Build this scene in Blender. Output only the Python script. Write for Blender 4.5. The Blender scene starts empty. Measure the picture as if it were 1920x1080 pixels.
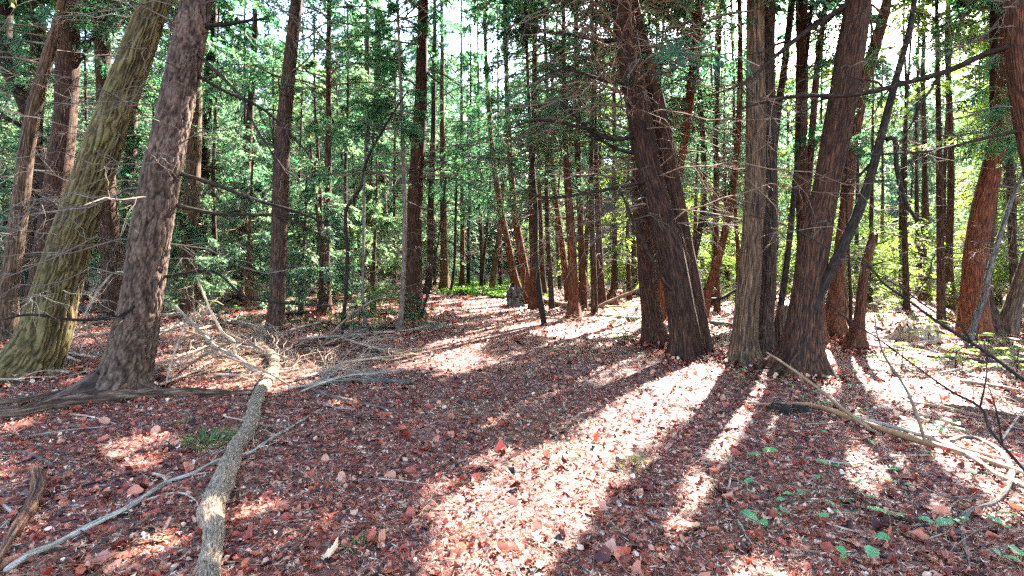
import bpy, math, random
import numpy as np
from mathutils import Vector

# ------------------------------------------------------------------ camera, sky, sun
SC = bpy.context.scene
COL = SC.collection
F = 1000.0; CX = 960.0; HOR = 475.0; HC = 1.5      # photo is 1920 wide; eye 1.5 m above the ground
cam_d = bpy.data.cameras.new('camera'); cam = bpy.data.objects.new('camera', cam_d); COL.objects.link(cam)
cam.location = (0, 0, HC); cam.rotation_euler = (math.radians(90), 0, 0)
cam_d.sensor_width = 36; cam_d.lens = 36 * F / 1920; cam_d.shift_y = -(540 - HOR) / 1920
cam_d.clip_start = 0.05; cam_d.clip_end = 2000
SC.camera = cam
AZ = math.radians(32.4); EL = math.radians(39)
SUN = np.array([math.sin(AZ) * math.cos(EL), math.cos(AZ) * math.cos(EL), math.sin(EL)])
w = bpy.data.worlds.new('World'); SC.world = w; w.use_nodes = True
nt = w.node_tree; nt.nodes.clear()
sky = nt.nodes.new('ShaderNodeTexSky'); sky.sky_type = 'NISHITA'; sky.sun_disc = False
sky.sun_elevation = EL; sky.sun_rotation = AZ; sky.air_density = 1.0; sky.dust_density = 1.6; sky.ozone_density = 1.0
bg = nt.nodes.new('ShaderNodeBackground'); bg.inputs['Strength'].default_value = 0.115
wo = nt.nodes.new('ShaderNodeOutputWorld')
nt.links.new(sky.outputs[0], bg.inputs[0]); nt.links.new(bg.outputs[0], wo.inputs[0])
sl = bpy.data.lights.new('sun', 'SUN'); sl.energy = 5.0; sl.angle = math.radians(0.5); sl.color = (1.0, 0.95, 0.87)
sun = bpy.data.objects.new('sun', sl); COL.objects.link(sun)
sun.rotation_euler = Vector(-SUN).to_track_quat('-Z', 'Y').to_euler(); sun.location = (10, 15, 20)
SC.view_settings.view_transform = 'Standard'; SC.view_settings.look = 'None'
SC.view_settings.exposure = 3.6; SC.view_settings.gamma = 1
SC.cycles.max_bounces = 6; SC.cycles.diffuse_bounces = 3; SC.cycles.glossy_bounces = 2
SC.cycles.transmission_bounces = 3; SC.cycles.transparent_max_bounces = 4
SC.cycles.caustics_reflective = False; SC.cycles.caustics_refractive = False
SC.cycles.use_denoising = False; SC.cycles.use_adaptive_sampling = True; SC.cycles.adaptive_threshold = 0.02
SC.render.engine = 'CYCLES'

rng = np.random.default_rng(7)
R = math.radians

# ------------------------------------------------------------------ numeric helpers
def _h(ix, iy, iz):
    n = (ix * 374761393 + iy * 668265263 + iz * 1274126177).astype(np.int64) & 0xffffffff
    n = ((n ^ (n >> 13)) * 1274126177) & 0xffffffff
    return ((n ^ (n >> 16)) & 0xffff) / 65535.0
def vnoise(p):
    p = np.asarray(p, float); i = np.floor(p).astype(np.int64); f = p - i; f = f * f * (3 - 2 * f)
    x, y, z = i[..., 0], i[..., 1], i[..., 2]; fx, fy, fz = f[..., 0], f[..., 1], f[..., 2]
    r = 0
    for a in (0, 1):
        for b in (0, 1):
            for c in (0, 1):
                r = r + _h(x + a, y + b, z + c) * (fx if a else 1 - fx) * (fy if b else 1 - fy) * (fz if c else 1 - fz)
    return r * 2 - 1
def gh(x, y):
    x = np.asarray(x, float); y = np.asarray(y, float)
    q = np.stack([x * .45, y * .45, np.zeros_like(x)], -1)
    v = vnoise(q) * .035 + vnoise(q * 3.1 + 9) * .018
    off = np.clip((np.abs(x - .06 * y) - 1.6) / 4, 0, 1)       # the trodden path lies a little lower
    return v + off * .05
def P(px, py, Y):
    return np.array([(px - CX) / F * Y, Y, HC - (py - HOR) / F * Y])
def G(px, py, up=0.0):
    Y = HC * F / (py - HOR); x = (px - CX) / F * Y
    return np.array([x, Y, float(gh(x, Y)) + up])
def norm(v):
    return v / (np.linalg.norm(v, axis=-1, keepdims=True) + 1e-9)
def resample(pts, rad, n):
    """Catmull-Rom through pts, n samples spaced by length"""
    pts = np.asarray(pts, float); rad = np.asarray(rad, float)
    q = np.vstack([2 * pts[0] - pts[1], pts, 2 * pts[-1] - pts[-2]])
    out = []; ro = []
    for i in range(len(pts) - 1):
        p0, p1, p2, p3 = q[i:i + 4]
        for t in np.linspace(0, 1, 14, endpoint=False):
            out.append(.5 * (2 * p1 + (p2 - p0) * t + (2 * p0 - 5 * p1 + 4 * p2 - p3) * t * t + (3 * p1 - p0 - 3 * p2 + p3) * t ** 3))
            ro.append(rad[i] * (1 - t) + rad[i + 1] * t)
    out.append(pts[-1]); ro.append(rad[-1]); out = np.array(out); ro = np.array(ro)
    s = np.concatenate([[0], np.cumsum(np.linalg.norm(np.diff(out, axis=0), axis=1))])
    u = np.linspace(0, s[-1], n)
    return np.stack([np.interp(u, s, out[:, k]) for k in range(3)], 1), np.interp(u, s, ro), u

# ------------------------------------------------------------------ mesh helpers
def build(name, V, Q, mat, parent=None, attrs=None, smooth=False, tris=None):
    me = bpy.data.meshes.new(name)
    V = np.asarray(V, np.float32); Q = np.asarray(Q, np.int32)
    me.vertices.add(len(V)); me.vertices.foreach_set('co', V.ravel())
    nl = Q.size; k = Q.shape[1]
    if tris is not None and len(tris):
        tris = np.asarray(tris, np.int32)
        idx = np.concatenate([Q.ravel(), tris.ravel()]); starts = np.concatenate([np.arange(0, nl, k), nl + np.arange(0, tris.size, 3)])
    else:
        idx = Q.ravel(); starts = np.arange(0, nl, k)
    me.loops.add(len(idx)); me.loops.foreach_set('vertex_index', idx.astype(np.int32))
    me.polygons.add(len(starts)); me.polygons.foreach_set('loop_start', starts.astype(np.int32))
    if smooth: me.polygons.foreach_set('use_smooth', np.ones(len(starts), bool))
    for nm, ar in (attrs or {}).items():
        ar = np.asarray(ar, np.float32)
        if ar.ndim == 1:
            a = me.attributes.new(nm, 'FLOAT', 'POINT'); a.data.foreach_set('value', ar)
        else:
            a = me.attributes.new(nm, 'FLOAT_VECTOR', 'POINT'); a.data.foreach_set('vector', ar.ravel())
    me.update(calc_edges=True)
    me.materials.append(mat)
    o = bpy.data.objects.new(name, me); COL.objects.link(o)
    if parent is not None: o.parent = parent
    return o
def join(parts):
    """parts: list of (V, Q, attrs dict)"""
    off = 0; Vs = []; Qs = []; A = {}
    for V, Q, at in parts:
        Vs.append(V); Qs.append(np.asarray(Q) + off); off += len(V)
        for k2, a in at.items(): A.setdefault(k2, []).append(a)
    return np.vstack(Vs), np.vstack(Qs), {k2: np.concatenate(a) for k2, a in A.items()}
def tube(C, r, sides, length=None, disp=None, flare=None, cap=True, seed=0):
    """one tube; C rings of centres, r radii; returns V, Q, attrs. 'bk' runs with the grain."""
    C = np.asarray(C, float); r = np.asarray(r, float); n = len(C)
    if length is None: length = np.concatenate([[0], np.cumsum(np.linalg.norm(np.diff(C, axis=0), axis=1))])
    T = norm(np.gradient(C, axis=0))
    ref = np.array([0, 1.0, 0]) if abs(T[n // 2][1]) < .9 else np.array([1.0, 0, 0])
    N = norm(np.cross(T, ref)); B = np.cross(T, N)
    th = np.linspace(0, 2 * np.pi, sides, endpoint=False)
    rr = r[:, None] * np.ones(sides)[None]
    bk = np.stack([np.cos(th)[None] * r[:, None], np.sin(th)[None] * r[:, None], length[:, None] * np.ones(sides)[None]], -1)
    bk = bk + seed * 1.37
    if flare is not None:
        z = length[:, None]; lob = .5 + .75 * np.maximum(np.cos(flare[1] * th + flare[2])[None], -.3) + .3 * np.cos((flare[1] - 2) * th + 2)[None]
        rr = rr * (1 + flare[0] * np.exp(-z / flare[3]) * lob)
    hg = None
    if disp is not None:
        dd_ = disp(bk, rr); rr = rr + dd_; hg = (dd_ - dd_.min()) / (dd_.max() - dd_.min() + 1e-9)
    V = C[:, None] + N[:, None] * (np.cos(th)[None, :, None] * rr[..., None]) + B[:, None] * (np.sin(th)[None, :, None] * rr[..., None])
    V = V.reshape(-1, 3); bk = bk.reshape(-1, 3)
    i = np.arange(n - 1)[:, None] * sides; j = np.arange(sides)[None]; j2 = (j + 1) % sides
    Q = np.stack([i + j, i + j2, i + sides + j2, i + sides + j], -1).reshape(-1, 4)
    if cap:
        V = np.vstack([V, C[:1], C[-1:]]); bk = np.vstack([bk, [[seed * 1.37] * 3], [[seed * 1.37, seed * 1.37, length[-1]]]])
        a = n * sides; b = a + 1; js = np.arange(0, sides - 1, 2)
        c1 = np.stack([np.full(len(js), a), (js + 2) % sides, (js + 1) % sides, js], -1)
        e = (n - 1) * sides
        c2 = np.stack([np.full(len(js), b), e + js, e + (js + 1) % sides, e + (js + 2) % sides], -1)
        Q = np.vstack([Q, c1, c2])
    A = {'bk': bk}
    if hg is not None:
        hg = hg.ravel(); A['hg'] = np.concatenate([hg, [.5, .5]]) if cap else hg
    return V, Q, A
def tubes(Pn, Rn, sides=3):
    """many thin tubes: Pn [M,K,3], Rn [M,K]"""
    M, K, _ = Pn.shape
    T = norm(np.gradient(Pn, axis=1)); ref = norm(np.random.default_rng(1).normal(size=(M, 1, 3)))
    N = norm(np.cross(T, ref)); B = np.cross(T, N)
    th = np.linspace(0, 2 * np.pi, sides, endpoint=False)
    V = Pn[:, :, None] + (N[:, :, None] * np.cos(th)[:, None] + B[:, :, None] * np.sin(th)[:, None]) * Rn[:, :, None, None]
    V = V.reshape(-1, 3)
    m = (np.arange(M) * K * sides)[:, None, None]; i = (np.arange(K - 1) * sides)[None, :, None]; j = np.arange(sides)[None, None]
    j2 = (j + 1) % sides
    Q = np.stack([m + i + j, m + i + j2, m + i + sides + j2, m + i + sides + j], -1).reshape(-1, 4)
    s = np.repeat(np.random.default_rng(2).random(M), K * sides)
    bk = np.stack([s, s * 3, np.tile(np.repeat(np.arange(K), sides), M) * .05], -1)
    return V, Q, {'bk': bk}
def polyl(start, dirn, L, K, r_, wob=.12, droop=0.0, rise=0.0):
    """M wobbly polylines"""
    M = len(start); t = np.linspace(0, 1, K)[None, :, None]
    n = np.cumsum(r_.normal(size=(M, K, 3)) * wob, axis=1) * L[:, None, None] / K ** .5; n = n - n[:, :1]
    p = start[:, None] + dirn[:, None] * L[:, None, None] * t + n
    p[..., 2] += (rise * t[..., 0] - droop * t[..., 0] ** 2) * L[:, None]
    return p
def at_t(Pn, idx, t):
    K = Pn.shape[1]; f = t * (K - 1); i = np.minimum(f.astype(int), K - 2); fr = (f - i)[:, None]
    a = Pn[idx, i]; b = Pn[idx, i + 1]
    return a * (1 - fr) + b * fr, norm(b - a)
def twig_tree(start, dirn, L, r0, r_, subs=6, subsub=2, droop=.25, rise=.15, wob=.10):
    """branching dead twigs; returns mesh parts"""
    M = len(start); out = []
    p = polyl(start, dirn, L, 8, r_, wob, droop, rise); out.append(tubes(p, r0[:, None] * np.linspace(1, .25, 8)[None], 4))
    if subs:
        idx = np.repeat(np.arange(M), subs); t = r_.uniform(.12, .97, len(idx)); s, d = at_t(p, idx, t)
        d2 = norm(d + norm(r_.normal(size=d.shape)) * .95); L2 = L[idx] * r_.uniform(.15, .5, len(idx)) * (1.15 - t * .6)
        p2 = polyl(s, d2, L2, 6, r_, wob * 1.2, droop * .6, 0); out.append(tubes(p2, (r0[idx] * .42)[:, None] * np.linspace(1, .35, 6)[None], 3))
        if subsub:
            idx2 = np.repeat(np.arange(len(idx)), subsub); t = r_.uniform(.2, .95, len(idx2)); s, d = at_t(p2, idx2, t)
            d3 = norm(d + norm(r_.normal(size=d.shape)) * .95); L3 = L2[idx2] * r_.uniform(.2, .5, len(idx2))
            p3 = polyl(s, d3, L3, 4, r_, wob * 1.3, droop * .5, 0); out.append(tubes(p3, (r0[idx][idx2] * .25)[:, None] * np.linspace(1, .4, 4)[None], 3))
    return out, p

# ------------------------------------------------------------------ materials
def mat(name):
    m = bpy.data.materials.new(name); m.use_nodes = True; n = m.node_tree; n.nodes.clear()
    return m, n, n.nodes.new('ShaderNodeOutputMaterial')
def nd(n, t, **kw):
    x = n.nodes.new(t)
    for k, v in kw.items():
        if hasattr(x, k): setattr(x, k, v)
        else: x.inputs[k].default_value = v
    return x
def ramp(n, src, stops, interp='LINEAR'):
    r = n.nodes.new('ShaderNodeValToRGB'); r.color_ramp.interpolation = interp
    e = r.color_ramp.elements
    while len(e) > 1: e.remove(e[-1])
    e[0].position = stops[0][0]; e[0].color = (*stops[0][1], 1)
    for p, c in stops[1:]:
        k = e.new(p); k.color = (*c, 1)
    n.links.new(src, r.inputs[0]); return r.outputs[0]
def mixc(n, a, b, fac, blend='MIX'):
    m = n.nodes.new('ShaderNodeMix'); m.data_type = 'RGBA'; m.blend_type = blend
    for s, v in ((m.inputs[6], a), (m.inputs[7], b), (m.inputs[0], fac)):
        if hasattr(v, 'is_linked'): n.links.new(v, s)
        elif isinstance(v, (tuple, list)): s.default_value = (*v, 1)
        else: s.default_value = v
    return m.outputs[2]
def bark(name, cols, scl=(55, 55, 5), kind='noise', moss=None, mossamt=.5, bump=.6, rough=.85, tint=.5):
    m, n, out = mat(name); L = n.links
    at = nd(n, 'ShaderNodeAttribute', attribute_name='bk')
    mp = nd(n, 'ShaderNodeMapping'); mp.inputs['Scale'].default_value = scl; L.new(at.outputs['Vector'], mp.inputs['Vector'])
    wn = nd(n, 'ShaderNodeTexNoise', Scale=1.0, Detail=7.0, Roughness=.65, Distortion=.4); L.new(mp.outputs[0], wn.inputs['Vector'])
    h = wn.outputs['Fac']
    if kind == 'ridge':
        hga = nd(n, 'ShaderNodeAttribute', attribute_name='hg')
        ma = n.nodes.new('ShaderNodeMath'); ma.operation = 'MULTIPLY_ADD'; L.new(hga.outputs['Fac'], ma.inputs[0]); ma.inputs[1].default_value = .5
        mb = n.nodes.new('ShaderNodeMath'); mb.operation = 'MULTIPLY'; L.new(wn.outputs['Fac'], mb.inputs[0]); mb.inputs[1].default_value = .68
        L.new(mb.outputs[0], ma.inputs[2]); h = ma.outputs[0]
    c = ramp(n, h, cols)  # shade in the furrows and light on the ridges are put into the colour
    big = nd(n, 'ShaderNodeTexNoise', Scale=4.5, Detail=5.0, Roughness=.6); L.new(at.outputs['Vector'], big.inputs['Vector'])
    c = mixc(n, c, ramp(n, big.outputs['Fac'], [(.3, (.45, .42, .45)), (.7, (1.35, 1.25, 1.2))]), tint, 'MULTIPLY')
    oi = n.nodes.new('ShaderNodeObjectInfo')
    c = mixc(n, c, ramp(n, oi.outputs['Random'], [(0, (.55, .6, .65)), (.35, (.8, .85, .85)), (.6, (1, .95, .9)), (1, (1.35, 1.1, .9))]), .85, 'MULTIPLY')
    if moss:
        mo = nd(n, 'ShaderNodeTexNoise', Scale=3.5, Detail=9.0, Roughness=.7); L.new(at.outputs['Vector'], mo.inputs['Vector'])
        f = ramp(n, mo.outputs['Fac'], [(.55 - mossamt * .35, (0, 0, 0)), (.85 - mossamt * .3, (1, 1, 1))])
        mm = n.nodes.new('ShaderNodeMath'); mm.operation = 'MULTIPLY'; L.new(f, mm.inputs[0])
        hr = ramp(n, h, [(.5, (.0, .0, .0)), (.75, (1, 1, 1))]); L.new(hr, mm.inputs[1])
        c = mixc(n, c, moss, mm.outputs[0])
    b = nd(n, 'ShaderNodeBsdfPrincipled', Roughness=rough); L.new(c, b.inputs['Base Color']); b.inputs['Specular IOR Level'].default_value = .25
    bp = nd(n, 'ShaderNodeBump', Strength=bump, Distance=.02); L.new(h, bp.inputs['Height']); L.new(bp.outputs[0], b.inputs['Normal'])
    L.new(b.outputs[0], out.inputs[0]); return m
M = {}
M['cedar'] = bark('cedar_bark', [(.38, (.004, .002, .001)), (.47, (.030, .014, .009)), (.55, (.088, .044, .027)), (.68, (.21, .125, .085))], (95, 95, 6), bump=.8)
M['cedar_grey'] = bark('grey_cedar_bark', [(.38, (.010, .007, .005)), (.47, (.055, .030, .016)), (.56, (.145, .083, .045)), (.7, (.29, .185, .11))], (70, 70, 4))
M['cedar_red'] = bark('sunlit_red_cedar_bark', [(.37, (.009, .003, .0015)), (.46, (.06, .018, .008)), (.56, (.16, .052, .02)), (.7, (.34, .14, .06))], (95, 95, 6), bump=.8)  # red bark, with the orange of low sunlight put into its tone
M['cedar_dark'] = bark('dark_cedar_bark', [(.38, (.004, .002, .001)), (.48, (.032, .011, .005)), (.56, (.09, .035, .016)), (.7, (.22, .10, .052))], (95, 95, 6), bump=.8)
M['oak'] = bark('mossy_furrowed_bark', [(.26, (.010, .006, .003)), (.42, (.05, .033, .012)), (.66, (.15, .098, .036)), (.95, (.26, .20, .085))], (52, 52, 9), 'ridge', (.09, .10, .025), .2, bump=.9)
M['scaly'] = bark('scaly_bark', [(.36, (.006, .003, .002)), (.46, (.035, .018, .011)), (.62, (.095, .052, .033)), (.86, (.24, .15, .105))], (60, 60, 20), 'ridge', bump=.9)
M['dark'] = bark('dark_sapling_bark', [(.38, (.005, .003, .002)), (.52, (.024, .014, .008)), (.68, (.075, .048, .032))], (60, 60, 12))
M['greysap'] = bark('grey_sapling_bark', [(.36, (.035, .026, .02)), (.52, (.14, .11, .085)), (.7, (.3, .25, .2))], (60, 60, 12))
M['pale'] = bark('pale_dead_wood', [(.36, (.14, .09, .06)), (.48, (.42, .34, .25)), (.7, (.72, .64, .53))], (90, 90, 7), bump=.5)
M['longlog'] = bark('furrowed_pale_bark', [(.36, (.035, .025, .016)), (.46, (.18, .14, .10)), (.58, (.34, .28, .21)), (.75, (.54, .47, .38))], (130, 130, 22), 'noise', bump=1)
M['rot'] = bark('rotten_wood', [(.38, (.012, .006, .004)), (.5, (.10, .05, .03)), (.65, (.3, .18, .12))], (70, 70, 3), moss=(.12, .14, .03), mossamt=.25, bump=1)
M['tan'] = bark('stripped_tan_wood', [(.3, (.14, .065, .028)), (.55, (.32, .19, .10)), (.75, (.5, .35, .22))], (80, 80, 3), bump=.3, rough=.6)
M['twig'] = bark('dead_twig_wood', [(.3, (.07, .045, .03)), (.55, (.2, .145, .105)), (.75, (.38, .3, .23))], (10, 10, 10), bump=0)
M['twigpale'] = bark('pale_twig_wood', [(.3, (.2, .14, .1)), (.55, (.38, .31, .24)), (.75, (.6, .54, .46))], (10, 10, 10), bump=0)
M['mossy'] = bark('mossy_stump_bark', [(.35, (.02, .016, .012)), (.5, (.16, .13, .1)), (.7, (.4, .37, .3))], (22, 22, 4), moss=(.12, .2, .05), mossamt=.5)

def leafmat(name, stops, tr, fac=.5, rough=.5, attr='rnd'):
    m, n, out = mat(name); L = n.links
    at = nd(n, 'ShaderNodeAttribute', attribute_name=attr)
    c = ramp(n, at.outputs['Fac'], stops)
    oi = n.nodes.new('ShaderNodeObjectInfo')
    var = ramp(n, oi.outputs['Random'], [(0, (.75, .85, 1.05)), (.5, (1, 1, .9)), (1, (1.3, 1.1, .7))])
    c = mixc(n, c, var, .6, 'MULTIPLY')
    p = nd(n, 'ShaderNodeBsdfPrincipled', Roughness=rough); L.new(c, p.inputs['Base Color']); p.inputs['Specular IOR Level'].default_value = .4
    t = n.nodes.new('ShaderNodeBsdfTranslucent'); tc = mixc(n, c, tr, 1.0, 'MULTIPLY'); L.new(tc, t.inputs[0])
    mx = n.nodes.new('ShaderNodeMixShader'); mx.inputs[0].default_value = fac
    L.new(p.outputs[0], mx.inputs[1]); L.new(t.outputs[0], mx.inputs[2]); L.new(mx.outputs[0], out.inputs[0]); return m
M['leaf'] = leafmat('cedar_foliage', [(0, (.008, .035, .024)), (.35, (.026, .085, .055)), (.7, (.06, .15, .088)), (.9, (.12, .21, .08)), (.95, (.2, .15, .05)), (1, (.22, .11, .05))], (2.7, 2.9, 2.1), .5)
M['leafsun'] = leafmat('sunlit_cedar_foliage', [(0, (.05, .09, .03)), (.4, (.12, .18, .05)), (.8, (.2, .27, .075)), (.93, (.26, .3, .1)), (1, (.3, .2, .08))], (2.2, 2.3, 1.3), .6)  # lit copy of the cedar foliage: backlit yellow green put into the leaf colour
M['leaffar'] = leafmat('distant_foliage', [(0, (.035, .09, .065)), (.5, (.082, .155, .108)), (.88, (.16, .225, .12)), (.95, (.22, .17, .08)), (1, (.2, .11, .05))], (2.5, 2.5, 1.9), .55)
M['herb'] = leafmat('green_seedling_leaf', [(0, (.08, .25, .09)), (1, (.16, .38, .15))], (1.6, 1.6, 1.0), .35, .4)
M['grass'] = leafmat('grass_blades', [(0, (.03, .09, .015)), (.6, (.09, .18, .03)), (1, (.22, .26, .07))], (1.8, 1.8, .8), .35, .45)
M['litter'] = leafmat('fallen_leaves', [(0, (.010, .003, .002)), (.14, (.06, .011, .007)), (.34, (.26, .040, .022)), (.56, (.44, .10, .055)), (.77, (.5, .18, .10)), (.92, (.58, .34, .22)), (1, (.78, .64, .5))], (1.2, .7, .5), .15, .5)
M['needle'] = leafmat('fallen_cedar_sprays', [(0, (.03, .005, .002)), (.4, (.28, .045, .018)), (.62, (.46, .12, .045)), (.72, (.62, .42, .26)), (.94, (.72, .58, .42)), (1, (.10, .19, .04))], (1.2, .7, .5), .1, .6)

def groundmat():
    m, n, out = mat('leaf_strewn_soil'); L = n.links
    tc = n.nodes.new('ShaderNodeTexCoord')
    v1 = nd(n, 'ShaderNodeTexVoronoi', Scale=22.0); L.new(tc.outputs['Object'], v1.inputs['Vector'])
    v2 = nd(n, 'ShaderNodeTexVoronoi', Scale=60.0); L.new(tc.outputs['Object'], v2.inputs['Vector'])
    s1 = n.nodes.new('ShaderNodeSeparateColor'); L.new(v1.outputs['Color'], s1.inputs[0])
    s2 = n.nodes.new('ShaderNodeSeparateColor'); L.new(v2.outputs['Color'], s2.inputs[0])
    st = [(0, (.008, .003, .003)), (.3, (.035, .010, .008)), (.6, (.12, .034, .026)), (.85, (.24, .09, .065)), (1, (.42, .27, .21))]
    c = mixc(n, ramp(n, s1.outputs[0], st), ramp(n, s2.outputs[0], st), .5)
    nz = nd(n, 'ShaderNodeTexNoise', Scale=.35, Detail=4.0); L.new(tc.outputs['Object'], nz.inputs['Vector'])
    f = ramp(n, nz.outputs['Fac'], [(.5, (0, 0, 0)), (.72, (.5, .5, .5))])
    c = mixc(n, c, (.08, .13, .03), f)
    b = nd(n, 'ShaderNodeBsdfPrincipled', Roughness=.75); L.new(c, b.inputs['Base Color'])
    bp = nd(n, 'ShaderNodeBump', Strength=.9, Distance=.03); L.new(s1.outputs[1], bp.inputs['Height']); L.new(bp.outputs[0], b.inputs['Normal'])
    L.new(b.outputs[0], out.inputs[0]); return m
M['ground'] = groundmat()

# ------------------------------------------------------------------ naming helpers
def tag(o, label=None, cat=None, group=None, kind=None):
    if label: o['label'] = label
    if cat: o['category'] = cat
    if group: o['group'] = group
    if kind: o['kind'] = kind
    return o
def empty(name, loc, label, cat, group=None):
    o = bpy.data.objects.new(name, None); COL.objects.link(o); o.location = loc; o.empty_display_size = .3
    return tag(o, label, cat, group)

# ------------------------------------------------------------------ ground
def ground():
    xs = np.concatenate([np.linspace(-400, -31, 10), np.linspace(-30, 30, 241), np.linspace(31, 400, 10)])
    ys = np.concatenate([np.linspace(-200, -4, 8), np.linspace(-3, 50, 213), np.linspace(52, 600, 12)])
    X, Yy = np.meshgrid(xs, ys); Z = gh(X, Yy)
    Z = Z + np.clip((Yy - 60) / 300, 0, 1) * 8
    V = np.stack([X, Yy, Z], -1).reshape(-1, 3); nx = len(xs); ny = len(ys)
    i = np.arange(ny - 1)[:, None] * nx; j = np.arange(nx - 1)[None]
    Q = np.stack([i + j, i + j + 1, i + nx + j + 1, i + nx + j], -1).reshape(-1, 4)
    tag(build('forest_floor', V, Q, M['ground'], smooth=True), kind='structure')
ground()

# ------------------------------------------------------------------ sun patches wanted on the floor; foliage is cut away to let them through
SUN_CUTS = [
 [(1160, 705), (1330, 685), (1330, 705), (1270, 760), (1215, 830), (1140, 930), (1060, 1040), (1030, 1120), (680, 1120), (800, 1020), (740, 940), (800, 880), (900, 850), (1000, 840), (1080, 790), (1150, 760)],
 [(1330, 800), (1420, 740), (1400, 800), (1390, 860), (1340, 910), (1320, 1000), (1240, 1090), (1230, 1010), (1290, 900)],
 [(1530, 660), (1640, 650), (1800, 680), (1930, 700), (1930, 790), (1780, 770), (1680, 735), (1570, 735)],
 [(1640, 600), (1790, 620), (1780, 660), (1640, 640)],
 [(900, 612), (960, 596), (1200, 585), (1215, 625), (1100, 635), (1000, 622)],
 [(770, 655), (850, 640), (900, 612), (930, 625), (890, 650), (880, 700), (830, 712)],
 [(280, 690), (430, 665), (600, 690), (580, 740), (330, 745)],
 [(1090, 690), (1150, 695), (1130, 712), (1080, 705)],
 [(360, 1010), (440, 985), (440, 1120), (340, 1120)],
 [(150, 890), (250, 860), (290, 880), (200, 905)],
 [(1560, 830), (1650, 850), (1720, 900), (1640, 930), (1560, 900)],
 [(0, 990), (60, 960), (90, 1000), (30, 1080), (0, 1080)],
 [(90, 730), (180, 700), (200, 740), (110, 745)],
 [(845, 541), (1010, 539), (1010, 574), (860, 572), (850, 560)], [(1100, 575), (1210, 570), (1200, 585), (1110, 590)],
 [(1640, 800), (1760, 800), (1900, 860), (1920, 900), (1800, 880)],
]
def in_poly(px, py, poly):
    c = np.zeros(px.shape, bool); n = len(poly)
    for i in range(n):
        x1, y1 = poly[i]; x2, y2 = poly[(i + 1) % n]
        if y1 == y2: continue
        k = ((y1 > py) != (y2 > py)) & (px < (x2 - x1) * (py - y1) / (y2 - y1) + x1)
        c ^= k
    return c
SPOTS = [(P(338, 330, 5.55), .17), (P(322, 400, 5.55), .17), (P(308, 480, 5.55), .17), (P(292, 540, 5.55), .15), (P(352, 240, 5.55), .14), (P(1075, 560, 12.2), .5), (P(1075, 480, 12.2), .4), (P(1562, 600, 9.5), .45), (P(1604, 640, 8), .45),
         (P(1826, 590, 9.1), .5), (P(1830, 500, 9.1), .4), (P(1330, 560, 11.8), .5), (P(1350, 480, 11.8), .4), (P(970, 510, 18), .7), (P(985, 500, 16), .7), (P(866, 500, 22), .8), (P(1245, 560, 11.8), .3), (P(400, 1000, 2.8), .2), (P(60, 660, 6.2), .12), (P(92, 600, 6.2), .1),
         (P(1750, 430, 16), 2.3), (P(1630, 470, 15), 1.8), (P(1500, 470, 17), 1.8), (P(1310, 490, 15.5), 1.5), (P(1180, 460, 17), 1.8), (P(1870, 440, 14.5), 1.6), (P(1700, 520, 12), 1.2), (P(600, 420, 14), 1.3), (P(450, 330, 16), 1.4)]  # points on trunks and understory given sun by cutting foliage out of the way
def sunny(p, grow=0.0):  # true where foliage is dropped so the sun lands on a chosen patch
    t = p[:, 2] / SUN[2]; g = p - SUN[None] * t[:, None]
    gy = np.where(g[:, 1] > 1.2, g[:, 1], 1.2)
    jx = vnoise(g * 2.3) * 18; jy = vnoise(g * 2.3 + 40) * 10
    px = CX + F * g[:, 0] / gy + jx; py = HOR + F * HC / gy + jy
    c = np.zeros(len(p), bool)
    for poly in SUN_CUTS: c |= in_poly(px, py, poly)
    c &= (g[:, 1] > 1.2) & (vnoise(g * 5.5 + 5) > -.2)
    c |= (vnoise(g * 1.7 + 99) > .62) & (g[:, 1] > 2) & (g[:, 1] < 18)
    for q, r0 in SPOTS:
        v = p - q; along = v @ SUN; d = np.linalg.norm(v - along[:, None] * SUN, axis=1); c |= (d < r0 + .12) & (along > (.2 if r0 < 1 else r0 * .9))
    return c

# ------------------------------------------------------------------ foliage
def sprays(S, D, Ls, nl, bl, r_, flat=.5, wfac=.32, cull=False):
    """flat sprays of small blades: S starts, D directions, Ls lengths"""
    m = len(S); side = norm(np.cross(D, norm(np.array([0, 0, 1.0]) + r_.normal(size=(m, 3)) * flat)))
    t = r_.uniform(.05, 1, (m, nl)); sg = np.where(r_.random((m, nl)) < .5, -1, 1); u = r_.uniform(0, 1, (m, nl))
    L = Ls[:, None]
    c = S[:, None] + D[:, None] * (L * t)[..., None] + side[:, None] * (sg * u * L * .42 * (1.05 - t))[..., None]
    c[..., 2] -= L * .22 * t ** 2 + np.abs(u) * L * .08
    d = norm(D[:, None] + side[:, None] * (sg * .8)[..., None] + r_.normal(size=(m, nl, 3)) * .22)
    nrm = norm(np.cross(D, side)[:, None] + r_.normal(size=(m, nl, 3)) * .35)
    wv = norm(np.cross(d, nrm)); ln = bl * r_.uniform(.6, 1.35, (m, nl)); wd = ln * wfac
    a = c - d * (ln / 2)[..., None]; b = c + d * (ln / 2)[..., None]
    mid = c + d * (ln * .1)[..., None]
    V = np.stack([a, mid + wv * (wd / 2)[..., None], b, mid - wv * (wd / 2)[..., None]], 2).reshape(-1, 3)
    Q = np.arange(len(V)).reshape(-1, 4)
    keep = ~sunny(c.reshape(-1, 3)) if cull else None
    base = r_.random((m, 1)) * .5; rnd = np.clip(base + r_.random((m, nl)) * .5, 0, 1)
    rnd = np.repeat(rnd.ravel(), 4)
    if cull:
        kv = np.repeat(keep, 4); V = V[kv]; rnd = rnd[kv]; Q = np.arange(len(V)).reshape(-1, 4)
    return V, Q, {'rnd': rnd}
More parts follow.
